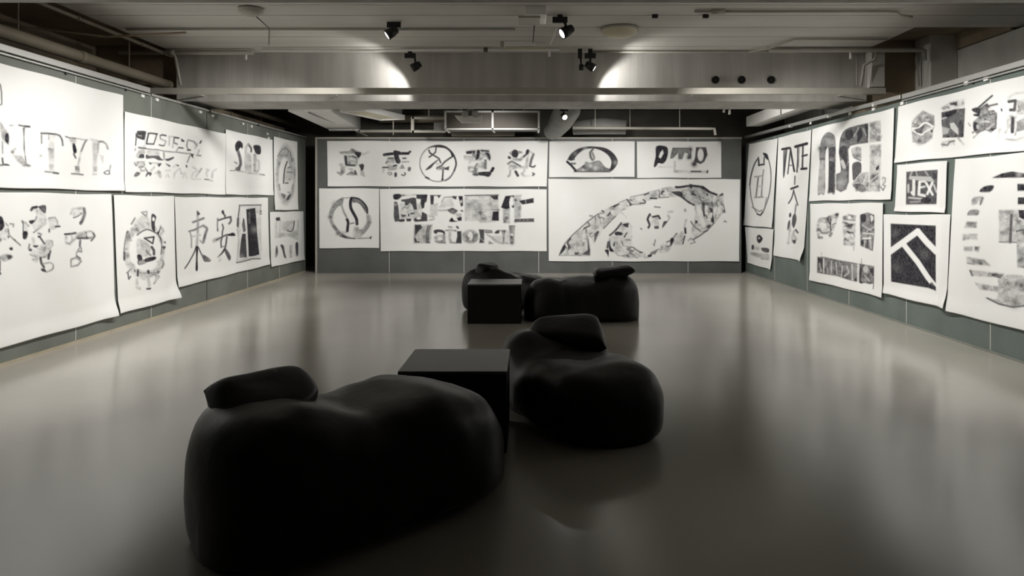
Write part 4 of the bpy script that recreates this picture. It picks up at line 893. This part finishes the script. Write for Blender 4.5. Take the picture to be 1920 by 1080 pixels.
for px, py in ((265, 180), (292, 187), (374, 210), (397, 217), (454, 232), (470, 237), (500, 251), (502, 259)):
    yw = FPX * XL / (px - CX)
    rail_clip(XL + 0.014, yw, CAM_Z + (CY - py) / FPX * yw, 'small pale clip under the rail of the left wall', 'clips along the left wall')
for px, py in ((1522, 231), (1596, 213), (1640, 205), (1694, 194), (1815, 156), (1852, 148)):
    yw = FPX * XR / (px - CX)
    rail_clip(XR - 0.014, yw, CAM_Z + (CY - py) / FPX * yw, 'small pale clip under the rail of the right wall', 'clips along the right wall')


# ------------------------------------------------------------------ track spotlights
def lathe(bm, axis_pts, n=20):
    """axis_pts: (distance along +X, radius)"""
    rings = []
    for d, r in axis_pts:
        rings.append([bm.verts.new((d, r * math.cos(2 * math.pi * k / n), r * math.sin(2 * math.pi * k / n))) for k in range(n)])
    for a, b in zip(rings, rings[1:]):
        for k in range(n):
            f = bm.faces.new((a[k], a[(k + 1) % n], b[(k + 1) % n], b[k]))
            f.smooth = True
    bm.faces.new(rings[0][::-1])
    bm.faces.new(rings[-1])


def track_spot(label, adapter, head, aim, watts, deg, scale=1.0, rz=0.0, blend=0.35, ceil=None):
    t = thing('track_spotlight', label, 'spotlight', adapter, 0.0, 'track spotlights under the ceiling')
    A = Vector(adapter)
    H = Vector(head) - A
    D = (Vector(aim) - Vector(head)).normalized()
    bm = bmesh.new()
    box(bm, -0.085 * scale, 0.085 * scale, -0.022, 0.022, -0.035, 0.035)
    obj('track_adapter', bm, M['black'], t, bevel=0.004)
    if ceil:
        bm = bmesh.new()
        box(bm, -0.03, 0.03, -0.02, 0.02, 0.03, ceil - A.z)
        obj('mounting_foot', bm, M['black'], t)
    bm = bmesh.new()
    tube(bm, [(H.x * 0.6, 0, -0.02), (H.x * 0.8, H.y * 0.5, -0.05), H], 0.016 * scale, 10)
    obj('arm', bm, M['black'], t)
    q = D.to_track_quat('X', 'Z')
    bm = bmesh.new()
    s = scale
    lathe(bm, [(-0.085 * s, 0.03 * s), (-0.08 * s, 0.045 * s), (-0.03 * s, 0.055 * s), (-0.025 * s, 0.060 * s), (0.072 * s, 0.066 * s), (0.072 * s, 0.056 * s), (0.055 * s, 0.054 * s)])
    h = obj('lamp_head', bm, M['black'], t)
    h.location = H
    h.rotation_euler = q.to_euler()
    bm = bmesh.new()
    lathe(bm, [(0.056 * s, 0.052 * s), (0.068 * s, 0.050 * s), (0.070 * s, 0.030 * s), (0.071 * s, 0.004 * s)])
    l = obj('lens', bm, M['lens'], h)
    l['label'] = 'glowing white lens'
    p = Vector(head) + D * 0.09 * s
    spot('track_spotlight_beam', p, p + D, watts, deg, blend, 0.025, (1.0, 0.98, 0.95))
    return t


track_spot('black spotlight without visible adapter, upper left under the ceiling slab', (-1.70, 8.95, 3.755), (-1.72, 8.9, 3.65), (-4.6, 8.2, 1.6), 60, 60, 1.0, ceil=CEIL)
track_spot('black spotlight on a bent arm, upper centre under the ceiling slab', (0.35, 8.6, 3.73), (0.43, 8.6, 3.595), (-2.2, 7.7, 2.0), 8, 60, 1.05, ceil=CEIL)
track_spot('black spotlight lighting the left streaked patch of the concrete beam', (-1.76, 10.52, 3.69), (-1.67, 10.48, 3.53), (-2.52, 10.42, 3.02), 30, 142, 0.95, blend=0.35, ceil=CEIL)
track_spot('black spotlight lighting the right streaked patch of the concrete beam', (0.87, 10.52, 3.69), (0.87, 10.48, 3.53), (1.72, 10.42, 3.02), 30, 142, 0.95, blend=0.35, ceil=CEIL)
track_spot('small lit spotlight under the rear edge of the concrete beam', (0.55, 11.9, 3.085), (0.545, 11.85, 2.965), (1.2, 10.2, 2.0), 6, 60, 0.8, ceil=3.79)

# a spare stub beside the right beam spotlight
t = thing('track_adapter_stub', 'short black double stub beside the right beam spotlight', 'fitting', (0.72, 10.52, 3.69))
boxes('adapter_box', [(-0.03, 0.03, -0.02, 0.02, -0.035, 0.1)], M['black'], parent=t)
bm = bmesh.new()
tube(bm, [(0.01, 0, -0.03), (0.02, 0, -0.14)], 0.014, 8)
tube(bm, [(0.02, 0, -0.13), (0.02, 0, -0.21)], 0.035, 12)
obj('lamp_socket', bm, M['black'], t)

# three black pipe sleeves in the face of the beam
for i, px in enumerate((1341, 1390, 1445)):
    x = (px - CX) / FPX * 10.8
    z = CAM_Z + (CY - 150) / FPX * 10.8
    bm = bmesh.new()
    tube(bm, [(0, 0.0, 0), (0, -0.03, 0)], 0.056, 20, caps=False)
    tube(bm, [(0, 0.0, 0), (0, -0.03, 0)], 0.048, 20, caps=False)
    o = tag(obj('pipe_sleeve', bm, M['black']), ['round black pipe sleeve in the beam face, leftmost of three', 'round black pipe sleeve in the beam face, middle of three',
            'round black pipe sleeve in the beam face, rightmost of three'][i], 'pipe sleeve', 'pipe sleeves in the beam')
    o.location = (x, 10.8, z)
    bm = bmesh.new()
    tube(bm, [(0, -0.012, 0), (0, -0.006, 0)], 0.05, 20)
    obj('hole_shade_disc', bm, M['black'], o)  # solid black disc stands in for the shade inside the sleeve


t = thing('cable_tray', 'long slim grey tray hung across the room in front of the concrete beam', 'cable tray', (0, 10.12, 3.11))
boxes('tray', [(-5.45, 4.98, -0.035, 0.035, -0.045, 0.045)], M['pipe'], parent=t, bevel=0.006)
for x in (-4.9, -2.9, -0.4, 2.4, 4.6):
    boxes('bracket_arm', [(x, x + 0.012, 0.034, 0.677, 0.025, 0.04)], M['beam'], parent=t)

# ------------------------------------------------------------------ pipes and fittings in the front ceiling bay
def pipe(name, label, pts, r, mname='pipe', cat='pipe', extras=(), group=None):
    org = Vector(pts[0])
    t = thing(name, label, cat, org, 0, group)
    bm = bmesh.new()
    tube(bm, [Vector(p) - org for p in pts], r, 12)
    obj('tube', bm, M[mname], t)
    for nm, p2, r2, mm in extras:
        bm = bmesh.new()
        tube(bm, [Vector(p) - org for p in p2], r2, 12)
        obj(nm, bm, M[mm], t)
    return t


pipe('ceiling_pipe', 'thick tan pipe running back above the left wall', [(-5.42, 5.6, 3.30), (-5.40, 10.75, 3.30)], 0.07, 'pipeb',
     extras=[('hanger_rod', [(-5.41, y, 3.3), (-5.41, y, 4.3)], 0.008, 'pipeb') for y in (7.6, 9.7)] + [('coupling', [(-5.41, 8.6, 3.3), (-5.41, 8.72, 3.3)], 0.08, 'pipeb')])
pipe('ceiling_conduit', 'thin tan conduit running back along the left edge of the slab', [(-5.36, 5.6, 3.73), (-5.36, 10.75, 3.73)], 0.024, 'pipeb',
     extras=[('saddle_clip', [(-5.36, y, 3.73), (-5.36, y + 0.03, 3.73)], 0.034, 'pipeb') for y in (8.5, 9.9)])
pipe('ceiling_conduit', 'thin brown conduit sagging across the dark left bay', [(-6.5, 8.2, 3.68), (-6.0, 8.6, 3.64), (-5.3, 9.0, 3.62), (-4.4, 9.2, 3.72)], 0.014, 'brown')
pipe('sprinkler_pipe', 'pale sprinkler pipe with a drop leg at the left end of the beam', [(-6.0, 10.5, 3.735), (-4.05, 10.5, 3.735)], 0.034, 'pipe',
     extras=[('coupling', [(-5.28, 10.5, 3.735), (-5.18, 10.5, 3.735)], 0.046, 'pipe'), ('drop_leg', [(-5.24, 10.5, 3.735), (-5.18, 10.5, 3.66), (-5.16, 10.52, 3.5), (-5.13, 10.55, 3.26)], 0.022, 'pipe'),
             ('sprinkler_head', [(-4.15, 10.5, 3.72), (-4.15, 10.5, 3.63)], 0.016, 'white')])
pipe('ceiling_conduit', 'thin grey conduit along the slab joint left of centre', [(-5.2, 9.25, 3.772), (-0.2, 9.25, 3.772)], 0.013)
pipe('ceiling_conduit', 'thin grey conduit with a hooked end at the upper right of the ceiling', [(1.9, 8.35, 3.765), (4.1, 8.35, 3.765), (4.25, 8.35, 3.76), (4.32, 8.42, 3.74), (4.5, 8.5, 3.74)], 0.016,
     extras=[('junction_box', [(2.1, 8.35, 3.765), (2.25, 8.35, 3.765)], 0.035, 'pipe')])
pipe('sprinkler_pipe', 'pale pipe bending down over the far end of the right wall', [(3.45, 10.4, 3.748), (5.62, 10.4, 3.75), (5.68, 10.4, 3.74), (5.69, 10.4, 3.6)], 0.034, 'pipe',
     extras=[('drop_leg', [(5.0, 10.4, 3.74), (4.98, 10.42, 3.62), (4.86, 10.5, 3.55), (4.84, 10.55, 3.26)], 0.022, 'pipe'), ('sprinkler_head', [(4.62, 10.4, 3.73), (4.62, 10.4, 3.62)], 0.018, 'white')])
pipe('ceiling_conduit', 'thin pale conduit bending diagonally under the right of the slab', [(3.2, 10.55, 3.75), (3.42, 10.3, 3.755), (3.58, 9.78, 3.765), (4.85, 9.78, 3.765)], 0.014)
pipe('ceiling_conduit', 'long pale conduit lit by the lamps along the top of the beam', [(-3.9, 10.42, 3.75), (-1.2, 10.42, 3.755), (0.42, 10.42, 3.757)], 0.018, 'white',
     extras=[('sprinkler_head', [(0.27, 10.42, 3.75), (0.27, 10.42, 3.66)], 0.018, 'white'), ('coupling', [(-0.68, 10.42, 3.757), (-0.62, 10.42, 3.757)], 0.034, 'ductbrown')])
pipe('ceiling_conduit', 'grey conduit resting along the top right of the beam', [(0.9, 10.6, 3.765), (4.9, 10.6, 3.765)], 0.018)
pipe('hanging_wire', 'thin dark wire hanging below the domed fitting on the left', [(-3.22, 8.35, 3.74), (-3.23, 8.9, 3.70), (-3.6, 9.9, 3.72)], 0.006, 'black', 'wire')
pipe('hanging_wire', 'short white wire rising from the batten near the centre spotlight', [(0.27, 10.0, 3.74), (0.31, 9.6, 3.77), (0.33, 9.2, 3.785)], 0.009, 'white', 'wire')
pipe('hanging_wire', 'short black wire joining the square box and the batten', [(0.05, 8.75, 3.78), (0.04, 9.3, 3.74), (0.03, 9.95, 3.765)], 0.007, 'black', 'wire')
for px, lab in ((1228, 'small black clip on the ceiling, left of a pair'), (1323, 'small black clip on the ceiling, right of a pair')):
    o = boxes('ceiling_clip', [(-0.034, 0.034, -0.02, 0.02, -0.022, 0.022)], M['black'], bevel=0.004)
    o.location = ((px - CX) / FPX * 8.58, 8.58, CEIL - 0.022)
    tag(o, lab, 'clip', 'clips on the ceiling')
t = thing('ceiling_batten', 'short pale batten fitting hung under the slab near the centre', 'light fitting', (-0.15, 10.05, 3.75))
boxes('batten_body', [(-0.22, 0.22, -0.05, 0.05, -0.035, 0.04)], M['white'], parent=t, bevel=0.006)
boxes('end_cap', [(-0.27, -0.22, -0.04, 0.04, -0.03, 0.035)], M['pipe'], parent=t)
boxes('tube_tray', [(-0.2, 0.36, -0.06, -0.02, -0.075, -0.045)], M['cream'], parent=t, bevel=0.004)
t = thing('junction_box', 'square pale junction box on the ceiling above the centre spotlight', 'junction box', (-0.02, 8.45, 3.75))
boxes('box_body', [(-0.05, 0.2, -0.25, 0.2, -0.06, 0.04)], M['white'], parent=t, bevel=0.008)
boxes('lid', [(-0.12, 0.13, -0.2, 0.15, -0.085, -0.06)], M['pipe'], parent=t, bevel=0.004)


def dome(label, loc, r, h, mname, ring):
    t = thing('ceiling_fitting', label, 'ceiling fitting', loc)
    bm = bmesh.new()
    n = 24
    rings = []
    for i in range(7):
        a = math.pi / 2 * i / 6
        rings.append([bm.verts.new((r * math.cos(a) * math.cos(2 * math.pi * k / n), r * math.cos(a) * math.sin(2 * math.pi * k / n), -h * math.sin(a))) for k in range(n)] if i < 6 else [bm.verts.new((0, 0, -h))])
    for a, b in zip(rings[:-2], rings[1:-1]):
        for k in range(n):
            bm.faces.new((a[k], a[(k + 1) % n], b[(k + 1) % n], b[k]))
    for k in range(n):
        bm.faces.new((rings[-2][k], rings[-2][(k + 1) % n], rings[-1][0]))
    obj('diffuser', bm, M[mname], t, smooth=True)
    bm = bmesh.new()
    tube(bm, [(0, 0, 0.0), (0, 0, 0.03)], r * 1.06, 24)
    obj('rim', bm, M[ring], t)


dome('round cream domed fitting under the slab right of the centre spotlight', (1.14, 9.25, 3.755), 0.23, 0.09, 'cream', 'pipe')
dome('small grey domed fitting at the top left of the ceiling', (-3.23, 8.3, 3.755), 0.13, 0.06, 'pipe', 'pipe')

# vertical conduits on the dark end of the beam
for i, (x, lab) in enumerate(((4.83, 'thin pale upright conduit on the right end of the beam, first of two'), (5.75, 'thin pale upright conduit in the dark corner over the right wall, second of two'))):
    pipe('upright_conduit', lab, [(x, 10.66, 3.27), (x - 0.03 * i, 10.66, 3.72)], 0.012)

# ------------------------------------------------------------------ rear ceiling bay
t = thing('air_conditioner', 'long pale air conditioning case hanging at the left of the rear bay', 'air conditioner', (-4.0, 14.6, 3.18))
bm = bmesh.new()
hexa(bm, [(-0.42, -1.5, 0.02), (0.36, -1.5, 0.02), (0.20, 1.5, -0.02), (-0.50, 1.5, -0.02), (-0.42, -1.5, 0.35), (0.36, -1.5, 0.35), (0.20, 1.5, 0.31), (-0.50, 1.5, 0.31)])
obj('case', bm, M['white'], t, bevel=0.015)
boxes('panel_joint', [(-0.06, -0.045, -1.48, 1.45, -0.004, 0.018)], M['duct'], parent=t)
boxes('outlet_lip', [(-0.46, 0.20, 1.3, 1.52, -0.05, -0.02)], M['white'], parent=t)
for x in (-0.3, 0.2):
    boxes('hanger', [(x, x + 0.02, -1.0, -0.98, 0.3, 0.61)], M['pipe'], parent=t)
t = thing('air_grille', 'pale framed air grille beside the long air conditioning case', 'grille', (-3.05, 14.0, 3.27), math.radians(-18))
boxes('frame', [(-0.28, 0.28, -0.75, -0.68, -0.05, 0.05), (-0.28, 0.28, 0.68, 0.75, -0.05, 0.05), (-0.28, -0.22, -0.68, 0.68, -0.05, 0.05), (0.22, 0.28, -0.68, 0.68, -0.05, 0.05)], M['white'], parent=t, bevel=0.006)
boxes('slats', [(-0.22, 0.22, -0.66 + 0.06 * i, -0.63 + 0.06 * i, -0.03, 0.03) for i in range(22)], M['cream'], parent=t)
boxes('plenum', [(-0.24, 0.24, -0.7, 0.7, 0.05, 0.4)], M['duct'], parent=t)
boxes('hanger', [(-0.02, 0.02, -0.02, 0.02, 0.4, 0.52)], M['duct'], parent=t)
t = thing('air_duct', 'brown rectangular duct with pale flanges in the rear bay', 'duct', (-0.75, 14.4, 3.16))
boxes('duct_body', [(-0.92, 0.90, -0.2, 0.5, -0.155, 0.165)], M['ductbrown'], parent=t)
for x in (-0.93, 0.0, 0.91):
    boxes('flange', [(x - 0.02, x + 0.02, -0.225, 0.52, -0.18, 0.19)], M['white'], parent=t)
boxes('edge_angle', [(-0.93, 0.92, -0.225, -0.2, -0.185, -0.155)], M['white'], parent=t)
boxes('edge_angle', [(-0.93, 0.92, -0.225, -0.2, 0.155, 0.19)], M['white'], parent=t)
for x in (-0.7, 0.6):
    boxes('hanger_strap', [(x, x + 0.03, -0.1, -0.08, 0.18, 0.63)], M['pipe'], parent=t)
t = thing('emergency_light', 'grey emergency light with two round lamps hanging under the beam', 'emergency light', (-1.03, 12.2, 2.985))
bm = bmesh.new()
hexa(bm, [(-0.15, -0.05, -0.09), (0.19, -0.05, -0.09), (0.19, 0.05, -0.09), (-0.15, 0.05, -0.09), (-0.26, -0.05, 0.03), (0.21, -0.05, 0.03), (0.21, 0.05, 0.03), (-0.26, 0.05, 0.03)])
obj('housing', bm, M['white'], t, bevel=0.01)
for x in (-0.07, 0.10):
    bm = bmesh.new()
    tube(bm, [(x, -0.03, 0.05), (x, -0.13, 0.045)], [0.045, 0.06], 16)
    lh = obj('lamp_head', bm, M['pipe'], t)
    bm = bmesh.new()
    tube(bm, [(x, -0.128, 0.045), (x, -0.138, 0.045)], 0.048, 16)
    obj('lamp_glass', bm, M['alu'], lh)
boxes('mounting_plate', [(-0.05, 0.05, 0.03, 0.06, 0.02, 0.805)], M['duct'], parent=t)
t = thing('bracket_frame', 'pale bracket frame hanging left of the brown duct', 'bracket', (-2.15, 14.4, 3.11))
boxes('frame_bar', [(-0.22, 0.45, -0.03, 0.03, 0.10, 0.14), (-0.22, 0.45, -0.03, 0.03, -0.17, -0.13), (-0.24, -0.18, -0.03, 0.03, -0.17, 0.14)], M['pipe'], parent=t)
boxes('control_box', [(0.22, 0.42, -0.06, 0.06, -0.13, 0.03)], M['duct'], parent=t, bevel=0.006)
boxes('hanger', [(0.1, 0.13, -0.01, 0.01, 0.14, 0.68)], M['pipe'], parent=t)
bm = bmesh.new()
tube(bm, [(0.42, 15.2, 3.02), (0.52, 15.0, 3.08), (0.62, 14.6, 3.2), (0.72, 14.0, 3.35), (0.74, 13.75, 3.53)], [0.16, 0.2, 0.24, 0.25, 0.25], 24)
tag(obj('flexible_duct', bm, M['duct']), 'thick grey bent duct dropping behind the small rear spotlight', 'duct')
bm = bmesh.new()
tube(bm, [(-1.7, 15.5, 3.05), (-0.9, 15.5, 3.05), (-0.35, 15.45, 3.05)], 0.085, 16)
t = thing('round_duct', 'dark round duct lying along the top of the back wall', 'duct', (-1.0, 15.5, 3.05))
o = obj('duct_shell', bm, M['dark'], t)
o.location = (1.0, -15.5, -3.05)
for x in (-0.5, 0.4):
    boxes('hanger_rod', [(x, x + 0.02, -0.01, 0.01, 0.05, 0.74)], M['pipe'], parent=t)
bm = bmesh.new()
tube(bm, [(0.9, 15.3, 3.13), (1.5, 15.2, 3.16), (2.0, 15.1, 3.12)], [0.15, 0.18, 0.15], 20)
tag(obj('flexible_duct', bm, M['duct']), 'short tan-grey duct resting above the middle of the back wall', 'duct')
pipe('ceiling_pipe', 'pale pipe along the rear bay above the right half of the back wall', [(0.85, 14.5, 3.045), (3.62, 14.5, 3.03), (3.7, 14.5, 3.03), (3.72, 14.5, 2.9)], 0.028, 'pipe',
     extras=[('hanger_rod', [(x, 14.5, 3.04), (x, 14.5, 3.79)], 0.008, 'pipe') for x in (1.3, 2.0, 3.0)])
pipe('ceiling_pipe', 'pale pipe along the rear bay above the left half of the back wall', [(-3.6, 15.2, 3.05), (-1.9, 15.2, 3.05)], 0.03, 'pipe',
     extras=[('hanger_rod', [(-2.9, 15.2, 2.97), (-2.9, 15.2, 3.79)], 0.014, 'pipe')])
pipe('ceiling_pipe', 'broad tan pipe crossing the rear bay behind the air grille', [(-3.4, 16.2, 3.42), (-1.0, 16.2, 3.42)], 0.09, 'pipeb')
pipe('hanging_wire', 'thin pale wire slanting from the air conditioning case to the back wall', [(-3.85, 15.4, 3.12), (-3.55, 15.66, 2.99)], 0.01, 'pipe', 'wire')
pipe('ceiling_hook', 'pair of small white hooks under the right of the beam', [(3.1, 11.55, 3.06), (3.1, 11.55, 2.99)], 0.018, 'white', 'hook', extras=[('second_hook', [(3.19, 11.55, 3.06), (3.19, 11.55, 2.96)], 0.018, 'white')])
t = thing('cable_trunking', 'white trunking box running back over the far right wall', 'trunking', (4.62, 13.3, 3.22))
boxes('trunking_body', [(-0.10, 0.22, -1.58, 1.8, -0.085, 0.12)], M['white'], parent=t, bevel=0.008)
boxes('joint_strip', [(-0.112, -0.1, -0.32, -0.30, -0.085, 0.12)], M['seamd'], parent=t)
for y in (-1.0, 0.8):
    boxes('support_arm', [(0.0, 0.05, y, y + 0.05, 0.12, 0.54)], M['pipe'], parent=t)
t = thing('cable_tray', 'brown cable tray with pale straps over the far left wall', 'cable tray', (-5.62, 13.8, 3.12))
boxes('tray', [(-0.12, 0.12, -1.85, 2.3, -0.07, 0.08)], M['brown'], parent=t)
for y in (-1.2, 1.2):
    boxes('hanger_rod', [(-0.01, 0.01, y, y + 0.02, 0.08, 0.67)], M['pipeb'], parent=t)
for y in (-1.7, -0.6, 0.5, 1.6):
    boxes('strap', [(-0.13, 0.135, y, y + 0.05, -0.08, 0.09)], M['pipeb'], parent=t)
pipe('ceiling_pipe', 'tan pipe running back above the brown cable tray', [(-5.55, 11.75, 3.34), (-5.5, 16.8, 3.34)], 0.05, 'pipeb')

# ------------------------------------------------------------------ side tables (plain boxes with a separate top)
def side_table(label, x0, y0, wx, wy, h, rz):
    t = thing('side_table', label, 'table', (x0 + wx / 2, y0 + wy / 2, 0), rz, 'black box tables between the bean bags')
    a, b = wx / 2, wy / 2
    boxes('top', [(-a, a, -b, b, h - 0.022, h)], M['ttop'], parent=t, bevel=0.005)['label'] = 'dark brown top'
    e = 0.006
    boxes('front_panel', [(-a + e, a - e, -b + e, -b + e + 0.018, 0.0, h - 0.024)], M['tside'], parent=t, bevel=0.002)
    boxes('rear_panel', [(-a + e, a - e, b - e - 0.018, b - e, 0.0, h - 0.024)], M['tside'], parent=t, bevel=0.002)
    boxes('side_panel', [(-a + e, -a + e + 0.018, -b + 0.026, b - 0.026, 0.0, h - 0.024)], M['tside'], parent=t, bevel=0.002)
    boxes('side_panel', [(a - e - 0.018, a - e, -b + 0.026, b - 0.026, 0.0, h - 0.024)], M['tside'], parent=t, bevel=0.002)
    return t


side_table('black box table with dark brown top between the two nearest bean bags', -0.825, 4.46, 0.68, 0.68, 0.508, 0)
side_table('black box table farther back, left of the reclining far bean bag', -0.812, 9.18, 0.695, 0.64, 0.506, 0)


# ------------------------------------------------------------------ bean bags
def interp(pts, t):
    for (a, va), (b, vb) in zip(pts, pts[1:]):
        if t <= b:
            f = (t - a) / (b - a)
            f = f * f * (3 - 2 * f)
            return va + (vb - va) * f
    return pts[-1][1]


def spow(v, e):
    return math.copysign(abs(v) ** e, v)


def bag_body(L, W, prof, seed, widths=((0, 1), (1, 1)), skew=0.0, creases=()):
    bm = bmesh.new()
    nx, nr = 64, 56
    rings = []
    for i in range(1, nx):
        s = -math.cos(math.pi * i / nx)
        t = (s + 1) / 2
        pw = (1 - abs(s) ** 4.6) ** (1 / 2.6)
        ph = (1 - abs(s) ** 7.0) ** (1 / 2.4)
        hw = W / 2 * pw * interp(widths, t)
        H = interp(prof, t) * (0.35 + 0.65 * ph)
        zc = 0.36 * H
        x = L / 2 * s
        row = []
        for k in range(nr):
            a = 2 * math.pi * k / nr
            c, sn = math.cos(a), math.sin(a)
            y = hw * spow(c, 0.62)
            if sn >= 0:
                z = zc + (H - zc) * abs(sn) ** 0.58
            else:
                z = zc - zc * min(1.0, abs(sn) ** 0.42 * 1.0)
                y *= 1 - 0.07 * abs(sn)
            z += skew * y * max(0.0, z) / max(H, 0.1)
            p = Vector((x, y, z))
            n = Vector((0.3 * s, c, max(sn, -0.2)))
            d = 0.030 * mnoise.noise(p * 2.6 + Vector((seed, 3, 1))) + 0.010 * mnoise.noise(p * 7.5 + Vector((1, seed, 5)))
            for (cx_, cy_, ang, wd, ln, dep) in creases:
                dx, dy = x - cx_, y - cy_
                u = dx * math.cos(ang) + dy * math.sin(ang)
                v = -dx * math.sin(ang) + dy * math.cos(ang) + 0.06 * math.sin(u * 5 + seed)
                d += dep * math.exp(-(v / wd) ** 2 - (u / ln) ** 2) * (1 if sn > -0.1 else 0)
            q = p + n.normalized() * d
            q.z = max(q.z, 0.0)
            row.append(bm.verts.new(q))
        rings.append(row)
    e0 = bm.verts.new((-L / 2, 0, 0.30 * interp(prof, 0)))
    e1 = bm.verts.new((L / 2, 0, 0.30 * interp(prof, 1)))
    for a, b in zip(rings, rings[1:]):
        for k in range(nr):
            bm.faces.new((a[k], a[(k + 1) % nr], b[(k + 1) % nr], b[k]))
    for k in range(nr):
        bm.faces.new((rings[0][(k + 1) % nr], rings[0][k], e0))
        bm.faces.new((rings[-1][k], rings[-1][(k + 1) % nr], e1))
    return bm


def bag_pillow(corners, T, seed, pinch=0.10, rnd=(0, 0, 0, 0)):
    """a cushion stretched between four corners (head-left, head-right, foot-right, foot-left)"""
    bm = bmesh.new()
    n = 30
    C = [Vector(c) for c in corners]
    nrm = (C[1] - C[0]).cross(C[3] - C[0]).normalized()
    if nrm.z < 0:
        nrm = -nrm
    grid = {}
    MID = (C[0] + C[1] + C[2] + C[3]) / 4
    for side in (1, -1):
        for i in range(n + 1):
            for j in range(n + 1):
                u, v = 2 * i / n - 1, 2 * j / n - 1
                edge = i in (0, n) or j in (0, n)
                if edge and side == -1:
                    grid[(i, j, -1)] = grid[(i, j, 1)]
                    continue
                uu = u * (1 - pinch * (1 - v * v))
                vv = v * (1 - pinch * (1 - u * u))
                a, b = (uu + 1) / 2, (vv + 1) / 2
                p = (C[0] * (1 - a) + C[1] * a) * (1 - b) + (C[3] * (1 - a) + C[2] * a) * b
                for q, (su, sv) in enumerate(((-1, -1), (1, -1), (1, 1), (-1, 1))):
                    wq = ((1 + su * u) / 2 * (1 + sv * v) / 2) ** 3
                    p = p + (MID - C[q]) * (rnd[q] * wq)
                t = T * ((1 - u ** 6) * (1 - v ** 6)) ** 0.5
                d = t * (1 if side == 1 else -0.7)
                d += 0.018 * mnoise.noise(p * 4 + Vector((seed, 0, 2)))
                grid[(i, j, side)] = bm.verts.new(p + nrm * d)
    for side in (1, -1):
        for i in range(n):
            for j in range(n):
                f = [grid[(i, j, side)], grid[(i + 1, j, side)], grid[(i + 1, j + 1, side)], grid[(i, j + 1, side)]]
                if side == -1:
                    f.reverse()
                bm.faces.new(f)
    return bm


def bean_bag(label, loc, rz, L, W, prof, pillow, T, seed, **k):
    pinch = k.pop('pinch', 0.10)
    rnd = k.pop('rnd', (0, 0, 0, 0))
    t = thing('bean_bag', label, 'bean bag', loc, rz, 'black bean bags on the floor')
    b = obj('body', bag_body(L, W, prof, seed, **k), M['vinyl'], t, smooth=True)
    p = obj('headrest', bag_pillow(pillow, T, seed, pinch, rnd), M['vinyl2'], t, smooth=True)
    return t


def to_local(loc, rz, pts):
    R = Matrix.Rotation(-rz, 3, 'Z')
    return [R @ (Vector(p) - Vector(loc)) for p in pts]


rA, lA = math.radians(42), (-0.885, 3.66, 0)
bean_bag('largest and nearest black bean bag, its headrest corner pointing left', lA, rA, 1.54, 0.97,
         ((0, 0.655), (0.22, 0.64), (0.45, 0.565), (0.69, 0.60), (0.86, 0.55), (1, 0.5)),
         to_local(lA, rA, [(-1.575, 3.46, 0.645), (-1.25, 3.93, 0.63), (-0.98, 3.66, 0.49), (-1.31, 3.10, 0.44)]), 0.125, 1.7, pinch=0.03, rnd=(0, .30, .4, .15),
         widths=((0, 1.09), (0.4, 1), (1, 1)),
         creases=((-0.10, 0.05, math.radians(70), 0.07, 0.40, -0.02), (0.06, 0.12, math.radians(58), 0.05, 0.3, -0.010), (0.22, 0.1, math.radians(62), 0.05, 0.25, -0.008), (-0.6, -0.35, 0.3, 0.05, 0.3, -0.015)))
rB, lB = math.radians(-66), (0.32, 5.22, 0)
bean_bag('black bean bag right of the nearer box table, headrest at its rear', lB, rB, 1.44, 0.92,
         ((0, 0.60), (0.22, 0.57), (0.45, 0.46), (0.8, 0.46), (1, 0.42)),
         to_local(lB, rB, [(0.57, 5.76, 0.63), (-0.04, 5.80, 0.59), (-0.06, 5.42, 0.47), (0.60, 5.36, 0.45)]), 0.10, 4.2, pinch=0.03, rnd=(.1, .3, .3, .1),
         widths=((0, 0.84), (0.3, 0.98), (1, 1)), creases=((-0.1, 0.1, math.radians(80), 0.06, 0.35, -0.015),))
rC, lC = math.radians(180), (0.67, 9.63, 0)
bean_bag('black bean bag lying sideways in the distance, headrest at its right end', lC, rC, 1.52, 0.92,
         ((0, 0.64), (0.25, 0.63), (0.33, 0.565), (0.75, 0.56), (0.9, 0.53), (1, 0.45)),
         to_local(lC, rC, [(1.35, 9.25, 0.665), (1.33, 9.98, 0.59), (0.82, 9.95, 0.59), (0.80, 9.23, 0.60)]), 0.085, 7.7, pinch=0.04, rnd=(0, .2, .2, .1),
         creases=((0.24, 0.0, math.radians(88), 0.03, 0.5, -0.03),))
rD, lD = math.radians(48), (-0.34, 10.75, 0)
bean_bag('black bean bag mostly hidden behind the farther box table', lD, rD, 1.42, 0.9,
         ((0, 0.62), (0.2, 0.62), (0.5, 0.5), (0.8, 0.46), (1, 0.4)),
         to_local(lD, rD, [(-0.88, 10.3, 0.55), (-0.60, 10.68, 0.57), (-0.38, 10.5, 0.50), (-0.58, 10.12, 0.49)]), 0.14, 9.1, pinch=0.02, rnd=(.3, .4, .4, .4))
